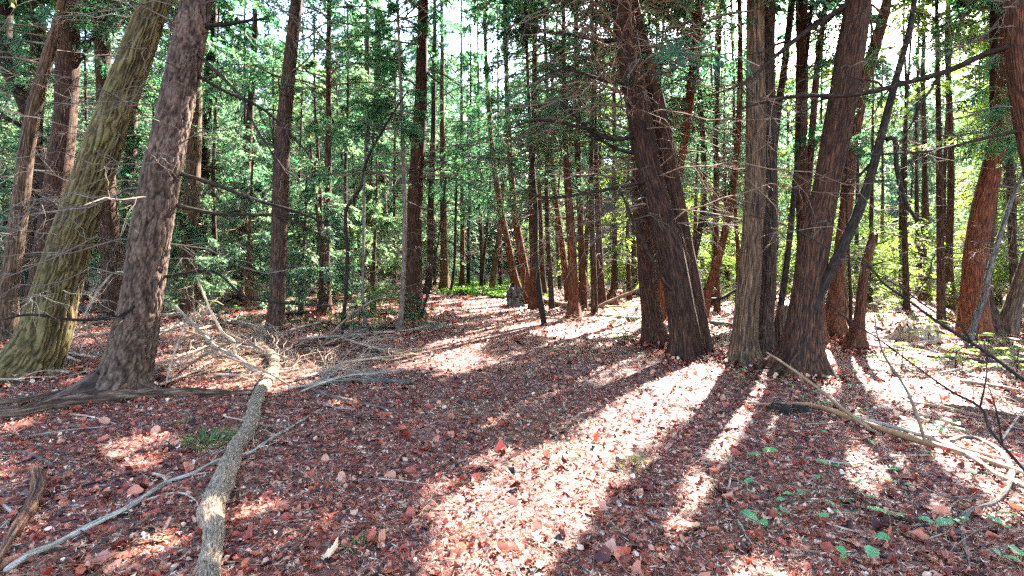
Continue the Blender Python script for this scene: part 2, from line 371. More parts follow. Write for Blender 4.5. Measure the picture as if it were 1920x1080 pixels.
def crown_parts(axis, z0, z1, nb, Rm, r_, bl=.06, ns=12, nl=16, cull=True, shape='cone', droop=.35):
    """axis: (n,3) trunk line. Returns foliage mesh and limb mesh"""
    z = r_.uniform(0, 1, nb) ** .9; zz = z0 + (z1 - z0) * z
    C = np.stack([np.interp(zz, axis[:, 2], axis[:, k]) for k in range(3)], 1)
    az = r_.uniform(0, 2 * np.pi, nb)
    prof = (1 - z) ** .65 * .9 + .12 if shape == 'cone' else np.sin(np.pi * np.clip(z * .85 + .12, 0, 1)) ** .6
    L = Rm * prof * r_.uniform(.55, 1.1, nb)
    D = norm(np.stack([np.cos(az), np.sin(az), r_.uniform(-.1, .35, nb)], 1))
    p = polyl(C, D, L, 8, r_, .06, droop, .1)
    if cull:
        m_ = sunny(p.reshape(-1, 3)).reshape(nb, 8).any(1); keep = ~(m_ & (r_.random(nb) < .97)); p, L, C = p[keep], L[keep], C[keep]; nb = len(L)
    limb = tubes(p, (.006 + L * .007)[:, None] * np.linspace(1, .2, 8)[None], 4)
    idx = np.repeat(np.arange(nb), ns); t = r_.uniform(.22, 1, len(idx)); S, d = at_t(p, idx, t)
    if cull:
        k = ~(sunny(S) & (r_.random(len(S)) < 1.1)); S, d, idx, t = S[k], d[k], idx[k], t[k]
    d = norm(d + norm(r_.normal(size=d.shape)) * .75 - np.array([0, 0, .15])); Ls = (.16 + .2 * L[idx] * (1.1 - t)) * r_.uniform(.7, 1.3, len(idx))
    return sprays(S, d, Ls, nl, bl, r_, cull=cull), limb

# ------------------------------------------------------------------ trees
def trunk_disp(kind, amp):
    def f(bk, rr):
        q = bk.copy()
        if kind == 'oak':
            q = q * np.array([42, 42, 4.2]); q = q + vnoise(bk * 9)[..., None] * 1.0
            n = np.abs(vnoise(q)); return (np.clip(n * 1.9, 0, 1) * .85 + vnoise(bk * 45) * .15 - .5) * amp
        if kind == 'scaly':
            q1 = q * np.array([24, 24, 7]) + vnoise(bk * 9)[..., None]; n = np.clip(np.abs(vnoise(q1)) * 3, 0, 1)
            sh = (bk[..., 2] * 11 + vnoise(q * np.array([14, 14, 3])) * 3) % 1.0
            return (n * .55 + sh * .35 + vnoise(q * 60) * .25 - .5) * amp
        q = q * np.array([34, 34, 1.6]); return (vnoise(q) * .6 + vnoise(bk * np.array([9, 9, .8])) * .9) * amp
    return f
def make_tree(pts, label, name='cedar_tree', bark_='cedar', H=11.0, crown=None, twigs=None, twigmat='twig', group=None,
              Y=None, broken=False, leaf='leaf', bl=.06, nsl=(12, 16), limbs=(), flare=.55, cat='tree', shape='cone', seed=None, lean=0.0):
    """pts: [(px, py, width px)] base first, all at the depth of the base"""
    global TN
    TN += 1; r_ = np.random.default_rng(seed or TN * 17)
    if Y is None: Y = HC * F / (pts[0][1] - HOR)
    C = [P(a, b, Y) for a, b, _ in pts]; rad = [c * Y / F / 2 for _, _, c in pts]
    g0 = float(gh(C[0][0], Y)); base = C[0].copy(); base[2] = g0
    C[0][2] = g0 - .06
    if not broken:
        d = norm(C[-1] - C[-2]); z = C[-1][2]
        while z < H:
            d = norm(d * .8 + np.array([0, 0, 1]) * .35); C.append(C[-1] + d * 1.3); z = C[-1][2]
            rad.append(max(rad[-1] * .88, .02))
    C = np.array(C); C[:, 1] += lean * np.maximum(C[:, 2], 0) + .05 * np.sin(C[:, 2] * 1.3 + TN) * (C[:, 2] > .3)
    near = Y < 9; n = int(np.linalg.norm(C[-1] - C[0]) / (.028 if near else .12)) + 4
    ax, rr, ln = resample(C, rad, n)
    amp = {'oak': .026, 'scaly': .024}.get(bark_, .008) * min(1, rr.max() / .14)
    sides = (170 if bark_ in ('oak', 'scaly') else 64) if near and rr.max() > .09 else (20 if rr.max() > .07 else 8)
    rt = empty(name, base, label, cat, group)
    def loc(v): return v - base
    wig = vnoise(np.stack([ln * 1.7, np.full_like(ln, TN * 3.3), ln * 0], -1)) * .06
    V, Q, A = tube(ax, rr * (1 + wig), sides, ln, trunk_disp(bark_, amp) if sides >= 20 else None,
                   (flare, r_.integers(4, 7), r_.random() * 6, .16 + rr[0] * .5) if flare else None, seed=TN)
    if broken:
        k = len(ax); top = V[(k - 3) * sides:k * sides]
        top[:, 2] += vnoise(top * np.array([40, 40, 0])) * .09
    build('trunk', loc(V), Q, M[bark_], rt, A, smooth=True)
    if Y < 13 and not bark_ == 'dark':
        BASES.append((base[0], base[1], rr[0]))
        if Y < 10 and rr[0] > .08:
            nr_ = 6
            for q_ in range(nr_):
                a_ = q_ * 6.283 / nr_ + r_.uniform(-.4, .4); Lr = rr[0] * r_.uniform(1.1, 2.3); tt = np.linspace(0, 1, 7)
                rx = base[0] + np.cos(a_ + tt * r_.uniform(-.5, .5)) * (rr[0] * .5 + Lr * tt); ry = base[1] + np.sin(a_ + tt * r_.uniform(-.5, .5)) * (rr[0] * .5 + Lr * tt)
                rz = gh(rx, ry) + rr[0] * (.55 * (1 - tt) ** 2.2) - .02 - .03 * tt
                V, Q, A = tube(np.stack([rx, ry, rz], 1), rr[0] * (.33 * (1 - tt) ** .8 + .05), 12, None, trunk_disp(bark_, amp * .5), seed=TN + q_)
                build('root', loc(V), Q, M[bark_], rt, A, smooth=True)
    for lb in limbs:                                      # limbs drawn on the photo: (px, py, width, depth offset)
        q = np.array([P(a, b, Y + dy) for a, b, _, dy in lb]); qr = [c * Y / F / 2 for _, _, c, _ in lb]
        qa, qq, _l = resample(q, qr, 24)
        parts = [tube(qa, qq, 8)]
        LL = np.linalg.norm(q[-1] - q[0]); ns = 7
        idx = r_.integers(4, 23, ns); dd = norm(norm(qa[idx] - qa[idx - 1]) + norm(r_.normal(size=(ns, 3))) * .7)
        tp, _ = twig_tree(qa[idx], dd, LL * r_.uniform(.12, .35, ns), qq[idx] * .5 + .001, r_, 4, 2)
        V, Q, A = join(parts + tp); build('branch', loc(V), Q, M[bark_ if bark_ in ('dark',) else 'dark'] if lb[0][2] < 14 else M[bark_], rt, A, smooth=True)
    if twigs:
        z0, z1, nt_, Lm = twigs; nt_ = int(nt_ * (1.3 if pts[0][0] < 760 else 1.25)); zz = r_.uniform(z0, z1, nt_)
        S = np.stack([np.interp(zz, ax[:, 2], ax[:, k]) for k in range(3)], 1); az = r_.uniform(0, 2 * np.pi, nt_)
        D = norm(np.stack([np.cos(az), np.sin(az), r_.uniform(-.25, .35, nt_)], 1)); Lt = Lm * r_.uniform(.35, 1.1, nt_)
        kk = ~((sunny(S + D * Lt[:, None] * .5) | sunny(S + D * Lt[:, None])) & (S[:, 2] > 1.6) & (r_.random(nt_) < .98)); S, D, Lt = S[kk], D[kk], Lt[kk]
        parts, _ = twig_tree(S, D, Lt, .0035 + Lt * .0035, r_, 7, 3, droop=.3)
        V, Q, A = join(parts); tag(build('dead_twigs', loc(V), Q, M[twigmat], rt, A), kind='stuff')
    if crown:
        z0, z1, nb, Rm = crown
        fol, limb = crown_parts(ax, z0, z1, int(nb * 1.35), Rm * 1.12, r_, bl * (.82 if Y < 10.5 else 1.15), nsl[0] + (6 if Y < 10.5 else 2), nsl[1] + (20 if Y < 10.5 else 8), True, shape)
        if Y < 18 and H > 8 and Y > 6:                   # extra unseen crown added above the frame to shade the floor
            f2, l2 = crown_parts(ax, max(z0, 1.7 + .475 * Y), z1 + .5, 95, max(Rm, 2.6) * 1.25, r_, .15, 12, 15, True, 'round')
            V, Q, A = join([fol, f2]); fol = (V, Q, A); V, Q, A = join([limb, l2]); limb = (V, Q, A)
        build('crown', loc(fol[0]), fol[1], M[leaf], rt, fol[2])
        tag(build('limbs', loc(limb[0]), limb[1], M['twig'], rt, limb[2]), kind='stuff')
    return rt
TN = 0; BASES = []

# --- left foreground
make_tree([(40, 716, 104), (72, 640, 82), (100, 550, 72), (138, 440, 65), (180, 330, 61), (232, 180, 56), (274, 50, 50), (290, 0, 46)],
          'thick leaning trunk with green mossy furrowed bark at the left edge', 'oak_tree', 'oak', 12, (6.5, 12, 45, 2.6), (1.0, 5, 16, 1.4), 'twigpale', flare=.25, seed=5)
make_tree([(222, 742, 104), (238, 690, 78), (265, 570, 68), (288, 440, 64), (308, 330, 61), (335, 180, 57), (352, 70, 53), (362, 0, 51)],
          'thick leaning trunk with flaky reddish brown bark rising beside the rotten log', 'spruce_tree', 'scaly', 13, (6, 12.5, 55, 2.4), (1.1, 5.5, 40, 1.9), 'twig', flare=.4,
          limbs=[[(385, 48, 9, 0), (430, 45, 8, .1), (470, 38, 6, .2), (505, 35, 4, .3)],
                 [(335, 325, 8, 0), (400, 345, 7, -.1), (480, 375, 6, -.1), (560, 398, 5, 0), (625, 425, 3, .1)],
                 [(330, 385, 8, 0), (400, 400, 7, .1), (460, 402, 6, .2), (530, 408, 4, .3), (600, 440, 3, .4)],
                 [(350, 130, 7, 0), (420, 170, 6, .1), (500, 210, 5, .2), (580, 290, 3, .3)],
                 [(370, 100, 7, 0), (450, 180, 5, -.2), (480, 240, 4, -.3), (540, 330, 3, -.3)],
                 [(262, 560, 6, -.1), (230, 590, 6, -.3), (150, 600, 5, -.5), (60, 590, 4, -.7), (0, 600, 3, -.8)],
                 [(300, 520, 6, 0), (400, 510, 5, .1), (470, 560, 4, .2), (620, 575, 3, .3)]])
make_tree([(72, 628, 56), (88, 520, 46), (105, 350, 42), (120, 200, 38), (135, 0, 34)], 'straight reddish trunk just behind the mossy leaning one', bark_='cedar', H=12, crown=(4.4, 12, 50, 2.2), twigs=(1, 5, 26, 1.6),
          limbs=[[(140, 130, 6, 0), (170, 80, 5, 0), (200, 30, 4, 0), (215, 0, 3, 0)]])
make_tree([(18, 645, 32), (20, 560, 30), (30, 450, 27), (42, 300, 25), (60, 210, 24), (92, 110, 20), (115, 40, 16)], 'slim grey green trunk bending right at the left frame edge', bark_='cedar_grey', H=9, crown=(4.5, 9, 26, 1.8), twigs=(1, 4, 14, 1.3))
make_tree([(84, 608, 20), (86, 480, 20), (86, 370, 20), (72, 290, 21), (48, 190, 22), (14, 125, 22), (8, 50, 20), (8, 0, 20)], 'black crooked trunk with an S bend at the far upper left', bark_='dark', H=9, crown=(5.5, 9, 26, 1.8), twigs=(2, 5, 14, 1.2),
          limbs=[[(60, 250, 8, 0), (20, 225, 8, 0), (0, 218, 7, 0), (-60, 200, 4, 0)]])
make_tree([(52, 598, 38), (55, 480, 34), (62, 300, 30), (68, 100, 24)], 'pinkish brown trunk behind the slim grey green one', bark_='cedar_grey', H=11, crown=(3.2, 11, 44, 2.2), twigs=(1, 4, 18, 1.4))
make_tree([(212, 600, 40), (208, 500, 34), (203, 380, 31), (194, 200, 27), (190, 0, 24)], 'brown trunk seen between the two thick leaning trunks', bark_='cedar', H=12, crown=(3.3, 12, 60, 2.3), twigs=(.8, 4, 30, 1.6))
make_tree([(245, 575, 22), (244, 400, 20), (248, 200, 18), (255, 0, 14)], 'thin trunk half hidden by the flaky barked trunk', bark_='cedar', H=12, crown=(2.6, 12, 60, 2.3), twigs=(.8, 3, 18, 1.3))
make_tree([(358, 590, 32), (357, 480, 28), (360, 350, 26), (366, 200, 22)], 'wide greenish trunk right of the flaky barked trunk', bark_='cedar_grey', H=11, crown=(2.8, 12, 60, 2.4), twigs=(.6, 3.2, 20, 1.4))
make_tree([(378, 572, 18), (378, 450, 17), (384, 260, 20), (394, 110, 16)], 'dark narrow trunk beside the wide greenish one', bark_='dark', H=12, crown=(2.2, 12, 60, 2.3), twigs=(.6, 3.5, 18, 1.3))
make_tree([(437, 568, 24), (450, 490, 15), (457, 380, 14), (468, 250, 13), (476, 90, 10)], 'slender dark trunk with a kinked foot left of the red trunk', bark_='cedar', H=11, crown=(1.6, 11, 60, 2.0), twigs=(.5, 3, 20, 1.2))
make_tree([(514, 628, 36), (519, 560, 30), (521, 470, 29), (526, 350, 28), (534, 240, 26), (545, 110, 23), (554, 0, 21)], 'single straight red brown trunk standing behind the end of the long curved branch', bark_='cedar', H=12, crown=(4.3, 12, 55, 2.2), twigs=(1.5, 4.6, 24, 1.3), flare=.25)
# --- saplings left of the path
make_tree([(638, 640, 9), (646, 560, 7), (650, 470, 6.5), (648, 400, 6.5), (662, 375, 7), (680, 345, 7), (690, 300, 6), (722, 240, 5), (765, 170, 3)], 'crooked black sapling with a double bend left of the path', 'sapling', 'dark', 4.2, (3.3, 4.4, 16, 1.0), (1.5, 4, 12, .8), flare=.2)
make_tree([(690, 640, 7), (680, 570, 6), (682, 460, 6), (685, 340, 5)], 'very thin grey sapling between the crooked black one and the straight pale one', 'sapling', 'greysap', 3.4, None, (.8, 3, 10, .7), flare=.2)
make_tree([(746, 636, 15), (752, 590, 11), (758, 500, 9), (760, 420, 9), (757, 320, 8), (752, 200, 7), (748, 90, 5)], 'straight pale grey sapling in front of the large centre trunk', 'sapling', 'greysap', 5.6, (4, 5.8, 14, .9), (1, 4.5, 16, .9), flare=.3,
          limbs=[[(757, 375, 4, 0), (790, 390, 3, -.1), (810, 394, 2, -.2)]])
make_tree([(783, 612, 5), (800, 560, 4), (815, 490, 4), (822, 450, 3)], 'thin leaning dark sapling at the foot of the large centre trunk', 'sapling', 'dark', 1.9, None, (.5, 1.7, 5, .4), flare=0)
make_tree([(778, 600, 40), (777, 560, 31), (775, 450, 28), (782, 300, 27), (789, 200, 24), (792, 60, 19)], 'large upright reddish trunk on the left side of the path', bark_='cedar_dark', H=14, crown=(3.0, 14, 150, 3.3), twigs=(1.2, 4, 36, 1.7), nsl=(13, 17))
# --- centre background
ctr = 'cedars around the far end of the path'
make_tree([(702, 546, 18), (692, 460, 16), (690, 300, 14)], 'leaning dark trunk behind the saplings, left of its reddish neighbour', bark_='cedar', H=11, crown=(2.8, 11, 60, 2.1), twigs=(.6, 3, 16, 1.2), group=ctr)
make_tree([(730, 547, 21), (723, 450, 17), (716, 350, 16), (712, 200, 13)], 'reddish trunk behind the fir seedling', bark_='cedar', H=12, crown=(3.5, 12, 60, 2.2), twigs=(.6, 4, 22, 1.2), group=ctr)
make_tree([(800, 552, 18), (806, 500, 12), (808, 400, 12), (812, 250, 10)], 'brown trunk with a splayed foot just right of the large centre trunk', bark_='cedar', H=12, crown=(3.4, 12, 60, 2.2), twigs=(.8, 4, 18, 1.2), group=ctr)
make_tree([(834, 548, 22), (833, 500, 15), (832, 430, 13), (830, 300, 11)], 'dark greenish trunk standing left of where the path ends', bark_='cedar_grey', H=13, crown=(2.8, 13, 90, 2.5), twigs=(.8, 4, 18, 1.2), group=ctr)
make_tree([(844, 552, 6), (852, 500, 5), (854, 420, 5), (856, 330, 4)], 'thin black leaning stem beside the dark greenish trunk', 'sapling', 'dark', 5, (3, 5, 14, 1), None, group=ctr, flare=.1)
make_tree([(865, 541, 11), (867, 500, 9), (867, 430, 8), (866, 330, 7)], 'narrow sunlit orange trunk at the end of the path', bark_='cedar_red', H=12, crown=(3, 12, 70, 2.4), twigs=(1, 4, 14, 1), group=ctr)
make_tree([(878, 541, 7), (878, 480, 6), (879, 400, 6), (881, 300, 5)], 'thin dark trunk right of the sunlit orange one', bark_='dark', H=10, crown=(4, 10, 40, 1.8), twigs=(1, 4, 12, 1), group=ctr)
make_tree([(903, 544, 5), (907, 490, 5), (915, 410, 5), (920, 320, 4)], 'thin black stem rising from the green patch', 'sapling', 'dark', 6, (4, 6, 14, 1), None, group=ctr, flare=.1)
make_tree([(921, 546, 12), (929, 490, 10), (937, 430, 10), (944, 330, 8)], 'grey brown trunk leaning right behind the green patch', bark_='cedar_grey', H=12, crown=(3.0, 12, 70, 2.4), twigs=(1, 4, 14, 1), group=ctr)
make_tree([(938, 540, 8), (938, 480, 7), (936, 400, 6)], 'dark narrow trunk behind the leaning grey brown one', bark_='dark', H=12, crown=(3.0, 12, 70, 2.4), twigs=(1, 4, 12, 1), group=ctr)
make_tree([(972, 553, 20), (962, 510, 15), (952, 455, 13), (940, 400, 12), (932, 350, 11), (925, 300, 10)], 'orange lit trunk leaning left behind the mossy stump', bark_='cedar_red', H=11, crown=(2.8, 11, 70, 2.3), twigs=(1.4, 4, 22, 1.2), group=ctr)
make_tree([(992, 566, 22), (984, 510, 16), (973, 450, 14), (964, 390, 13), (958, 320, 11)], 'orange lit trunk leaning left right of the mossy stump', bark_='cedar_red', H=11, crown=(2.7, 11, 70, 2.3), twigs=(1.4, 4, 22, 1.2), group=ctr)
make_tree([(1001, 578, 20), (1000, 500, 14), (998, 400, 13), (998, 300, 12), (1001, 180, 10)], 'upright reddish trunk behind the slanted black sapling', bark_='cedar_red', H=12, crown=(2.7, 12, 90, 2.6), twigs=(1.2, 4.5, 34, 1.6), group=ctr)
make_tree([(1021, 610, 11), (1012, 550, 10), (1005, 480, 9), (1005, 400, 9), (1000, 330, 8), (995, 250, 7), (990, 150, 6)], 'slanted black sapling on the right side of the path', 'sapling', 'dark', 6.5, (2.9, 6.8, 70, 2.3), (1.8, 5, 34, 1.6), flare=.1)
make_tree([(1077, 600, 30), (1076, 560, 20), (1074, 500, 18), (1070, 430, 17), (1065, 360, 14), (1060, 260, 11), (1058, 150, 9)], 'orange lit cedar with a flared foot right of the path', bark_='cedar_red', H=11, crown=(2.8, 11, 90, 2.5), twigs=(1.8, 4.5, 50, 1.9))
make_tree([(1094, 580, 16), (1091, 500, 13), (1088, 420, 12), (1085, 340, 12), (1082, 200, 10)], 'straight dark red trunk touching the orange lit cedar on its right', bark_='cedar_red', H=12, crown=(2.8, 12, 90, 2.5), twigs=(1.6, 4.5, 36, 1.7))
make_tree([(1068, 562, 14), (1059, 505, 12), (1051, 440, 11), (1044, 390, 10), (1036, 320, 9)], 'leaning orange trunk behind the orange lit cedar', bark_='cedar_red', H=11, crown=(3.8, 11, 50, 2.2), twigs=(1.5, 4, 24, 1.4))
make_tree([(1108, 560, 9), (1100, 530, 7), (1094, 505, 5)], 'short pale leaning snag right of the orange lit cedar', 'snag', 'pale', 1, None, None, broken=True, flare=.2)
# --- right foreground
make_tree([(1285, 672, 56), (1279, 610, 53), (1262, 500, 50), (1240, 400, 49), (1216, 300, 46), (1196, 200, 44), (1178, 100, 42), (1163, 0, 40)],
          'front trunk of the leaning dark pair right of the path', bark_='cedar_dark', H=12, crown=(3.3, 12, 150, 3.3), twigs=(1.8, 5.5, 110, 2.5), flare=.45, seed=61,
          limbs=[[(1205, 250, 9, 0), (1150, 262, 8, -.1), (1095, 240, 7, -.2), (1010, 225, 5, -.3), (960, 240, 3, -.3)],
                 [(1215, 290, 8, 0), (1160, 280, 7, .1), (1110, 250, 6, .2), (1050, 190, 4, .3)],
                 [(1220, 338, 8, 0), (1165, 350, 7, -.1), (1100, 362, 5, -.2), (1020, 370, 4, -.2), (960, 340, 2, -.2)],
                 [(1185, 75, 9, 0), (1120, 75, 8, .1), (1050, 62, 6, .2), (980, 60, 4, .3)],
                 [(1280, 560, 8, -.1), (1240, 520, 7, -.2), (1195, 430, 6, -.3), (1160, 350, 4, -.3)],
                 [(1190, 160, 8, 0), (1130, 150, 7, -.3), (1060, 130, 5, -.5), (1000, 150, 3, -.6)]])
make_tree([(1316, 664, 40), (1304, 590, 40), (1284, 470, 38), (1262, 350, 35), (1240, 240, 32), (1216, 130, 28), (1190, 30, 25)],
          'rear trunk of the leaning dark pair, darker with mossy foot', bark_='cedar_dark', H=12, crown=(4.6, 12, 55, 2.4), twigs=(2.4, 5.5, 30, 1.7), flare=.3)
make_tree([(1232, 645, 46), (1224, 600, 36), (1213, 500, 32), (1205, 400, 28), (1197, 320, 26), (1186, 200, 20), (1180, 80, 17)],
          'upright dark trunk left of the leaning pair', bark_='cedar_dark', H=12, crown=(3.3, 12, 130, 3.0), twigs=(1.5, 5, 90, 2.4), flare=.5)
make_tree([(1398, 684, 56), (1400, 630, 44), (1407, 500, 39), (1413, 350, 35), (1416, 200, 33), (1419, 0, 30)],
          'straight grey barked trunk in the middle of the right cluster', bark_='cedar_grey', H=13, crown=(5.6, 13, 60, 2.5), twigs=(3.2, 6, 10, 1.4), flare=.45)
make_tree([(1432, 668, 42), (1433, 600, 33), (1437, 480, 30), (1441, 300, 28), (1442, 150, 26), (1442, 0, 24)],
          'brown trunk pressed against the right side of the grey one', bark_='cedar', H=12, crown=(5.2, 12, 50, 2.4), twigs=(2.5, 6, 16, 1.5), flare=.4)
make_tree([(1447, 652, 12), (1460, 580, 12), (1474, 480, 11), (1487, 380, 10), (1498, 290, 8)], 'thin dark stem leaning right beside the brown trunk', 'sapling', 'dark', 6, (4.2, 6.4, 14, 1.3), (2, 4.5, 10, 1), flare=.1)
make_tree([(1516, 648, 28), (1510, 540, 25), (1508, 430, 24), (1505, 300, 22), (1502, 150, 21), (1500, 0, 19)], 'straight dark red trunk behind the widest leaning trunk', bark_='cedar_dark', H=12, crown=(5, 12, 55, 2.4), twigs=(2, 5.5, 26, 1.6),
          limbs=[[(1508, 400, 14, 0), (1520, 290, 13, .1), (1530, 150, 12, .2), (1541, 60, 10, .3), (1552, -20, 9, .4)]])
make_tree([(1497, 706, 84), (1501, 650, 62), (1516, 545, 55), (1533, 440, 55), (1553, 350, 47), (1575, 210, 47), (1590, 100, 45), (1605, 0, 42)],
          'widest leaning trunk of the right cluster with spreading roots', bark_='cedar_dark', H=12, crown=(5.4, 12, 55, 2.6), twigs=(3.6, 6, 10, 1.4), flare=.8, seed=77,
          limbs=[[(1595, 5, 11, 0), (1540, 40, 10, -.1), (1490, 75, 8, -.2), (1440, 118, 7, -.2), (1395, 155, 5, -.3), (1330, 180, 3, -.3)]])
make_tree([(1492, 712, 30), (1500, 660, 26), (1520, 600, 21), (1545, 545, 19), (1572, 490, 18), (1605, 415, 17), (1632, 330, 16), (1655, 230, 15), (1680, 130, 12), (1706, 35, 9)],
          'slim dark trunk springing from the roots and leaning far right', bark_='dark', H=5.6, crown=None, twigs=(1.4, 4.4, 18, 1.2), flare=.2,
          limbs=[[(1662, 262, 9, 0), (1678, 262, 9, 0), (1682, 320, 8, 0), (1698, 378, 7, 0), (1720, 415, 6, 0)],
                 [(1640, 300, 6, 0), (1600, 340, 5, .1), (1575, 365, 4, .2)]])
make_tree([(1467, 668, 26), (1468, 630, 21), (1469, 600, 19), (1470, 577, 18)], 'short broken snag between the grey trunk and the widest trunk', 'snag', 'rot', 1, None, None, broken=True, flare=.3)
make_tree([(1562, 634, 44), (1566, 560, 24), (1573, 480, 22), (1582, 400, 22), (1592, 310, 24), (1604, 240, 23), (1624, 150, 22), (1644, 80, 20), (1662, 0, 17)],
          'bowed trunk with orange lit foot right behind the widest trunk', bark_='cedar_red', H=11, crown=(4.6, 11, 50, 2.3), twigs=(2, 5, 22, 1.5))
make_tree([(1538, 655, 30), (1536, 620, 24), (1530, 560, 20), (1524, 500, 16)], 'stout reddish snag tucked behind the widest trunk', 'snag', 'cedar_red', 2, None, None, broken=True)
make_tree([(1600, 664, 40), (1606, 610, 19), (1614, 540, 17), (1626, 480, 16), (1640, 440, 15)], 'leaning red brown snag with a broken top and spread roots', 'snag', 'cedar_red', 2, None, (.8, 1.6, 5, .6), broken=True, flare=.7)
make_tree([(1594, 655, 6), (1594, 560, 6), (1593, 450, 5), (1590, 330, 4)], 'thin dark stem close behind the broken topped snag', 'sapling', 'dark', 4.5, (3, 4.6, 12, .9), None, flare=.1)
make_tree([(1586, 612, 16), (1584, 560, 12), (1583, 480, 11), (1586, 300, 9)], 'yellowish trunk in the sunny gap behind the snags', bark_='cedar_grey', H=12, crown=(4.6, 12, 40, 2.1), twigs=(1.5, 5, 16, 1.2))
make_tree([(1242, 602, 18), (1245, 540, 16), (1258, 420, 14), (1275, 310, 14), (1288, 230, 15), (1303, 110, 16), (1310, 0, 15)], 'curved trunk showing between the leaning pair, orange at its foot', bark_='cedar_red', H=12, crown=(4.6, 12, 55, 2.3), twigs=(1.8, 6, 30, 1.5))
make_tree([(1288, 592, 12), (1300, 490, 11), (1316, 400, 11), (1320, 300, 10), (1313, 180, 9), (1300, 60, 8)], 'slim wavy trunk right of the leaning pair', bark_='cedar', H=12, crown=(4.6, 12, 50, 2.2), twigs=(1.8, 6, 30, 1.5))
make_tree([(1318, 602, 18), (1328, 545, 15), (1348, 475, 14), (1364, 405, 14), (1379, 320, 13), (1387, 220, 10), (1386, 80, 9)], 'orange lit trunk leaning right in the gap before the grey trunk', bark_='cedar_red', H=12, crown=(4.6, 12, 55, 2.3), twigs=(1.8, 6, 34, 1.6),
          limbs=[[(1318, 560, 8, 0), (1350, 560, 7, .1), (1385, 540, 5, .2)]])
make_tree([(1382, 585, 9), (1383, 480, 8), (1380, 400, 7), (1376, 250, 6)], 'thin orange trunk against the left side of the grey one', bark_='cedar_red', H=11, crown=(4.8, 11, 40, 2), twigs=(1.8, 5, 14, 1.2))
make_tree([(1430, 612, 16), (1440, 430, 14), (1455, 230, 12), (1470, 120, 12), (1487, 0, 11)], 'narrow trunk leaning right out from behind the brown trunk', bark_='cedar', H=11, crown=(5, 11, 40, 2.1), twigs=(2.5, 6, 18, 1.4))
make_tree([(1828, 640, 54), (1828, 570, 42), (1836, 460, 36), (1848, 380, 34), (1861, 300, 32), (1875, 200, 28), (1888, 80, 24)], 'thick red orange trunk near the right edge', bark_='cedar_red', H=12, crown=(2.6, 12, 90, 2.6), twigs=(1.3, 4, 34, 1.6), flare=.35, leaf='leaf')
make_tree([(1860, 634, 44), (1853, 570, 28), (1850, 500, 22), (1856, 400, 18)], 'darker trunk fused to the right side of the red orange one', bark_='cedar', H=10, crown=(3, 10, 50, 2.2), twigs=None, flare=.6)
make_tree([(1812, 668, 13), (1830, 612, 12), (1848, 558, 11), (1855, 510, 10), (1872, 440, 8), (1893, 370, 7), (1918, 310, 6)], 'slim grey stem leaning right across the red orange trunk', 'sapling', 'greysap', 5, (3, 5, 14, 1), (1, 3, 8, .8), flare=.1)
make_tree([(1882, 635, 34), (1898, 575, 25), (1918, 500, 22), (1940, 420, 20)], 'grey brown leaning trunk cut by the right frame edge', bark_='cedar_grey', H=11, crown=(3.2, 11, 60, 2.3), twigs=(1.2, 3.5, 16, 1.3))
make_tree([(1990, 750, 60), (1972, 600, 44), (1950, 380, 38), (1928, 200, 36), (1915, 100, 34), (1908, 0, 32)], 'dark trunk at the top right corner holding the long slanting branch', bark_='cedar_dark', H=11, crown=(5, 11, 60, 2.6), twigs=(2.8, 6, 16, 1.5),
          limbs=[[(1905, 85, 13, 0), (1850, 100, 12, .2), (1780, 132, 11, .3), (1700, 155, 10, .4), (1600, 178, 9, .5), (1500, 180, 8, .6), (1430, 192, 6, .7), (1370, 210, 3, .8)],
                 [(1935, 240, 8, 0), (1850, 258, 6, .1), (1750, 282, 5, .2), (1670, 288, 4, .3), (1590, 292, 2, .4)]])

for px, Y, z0, wh in [(1152, 17, 3.2, 'seen beyond the upright dark trunk'), (1340, 15, 4.4, 'right of the slim wavy trunk'), 
                      (1735, 16.5, 3, 'between the snags and the red orange trunk'), (1020, 19, 3.4, 'behind the slanted black sapling'), (905, 23, 4, 'left of the two orange trunks leaning left'), (1128, 14.6, 2.6, 'close right of the straight dark red trunk'), (1188, 19, 2.2, 'seen far left of the upright dark trunk'), (1092, 18, 2.6, 'right behind the straight dark red trunk'),
                      (1785, 13.8, 3, 'just left of the red orange trunk'), (1868, 15, 3, 'behind the red orange trunk'), (610, 13, 3.2, 'between the red brown trunk and the crooked sapling'), (1225, 20, 3, 'far beyond the leaning pair')]:
    yy = HOR + HC * F / Y; k = F / Y; j = rng.normal() * 10
    make_tree([(px, yy, .3 * k), (px + j * .4, yy - 1.2 * k, .18 * k), (px + j, yy - 4 * k, .15 * k), (px + j * 1.6, yy - 7 * k, .11 * k)], 'tall thin cedar ' + wh, bark_='cedar', H=13, crown=(z0, 13, 85, 2.7), twigs=(1, z0 + .5, 24, 1.5), flare=.4, leaf='leafsun' if px > 1600 else 'leaf')  # cedars added among the others, many of them to shade the path
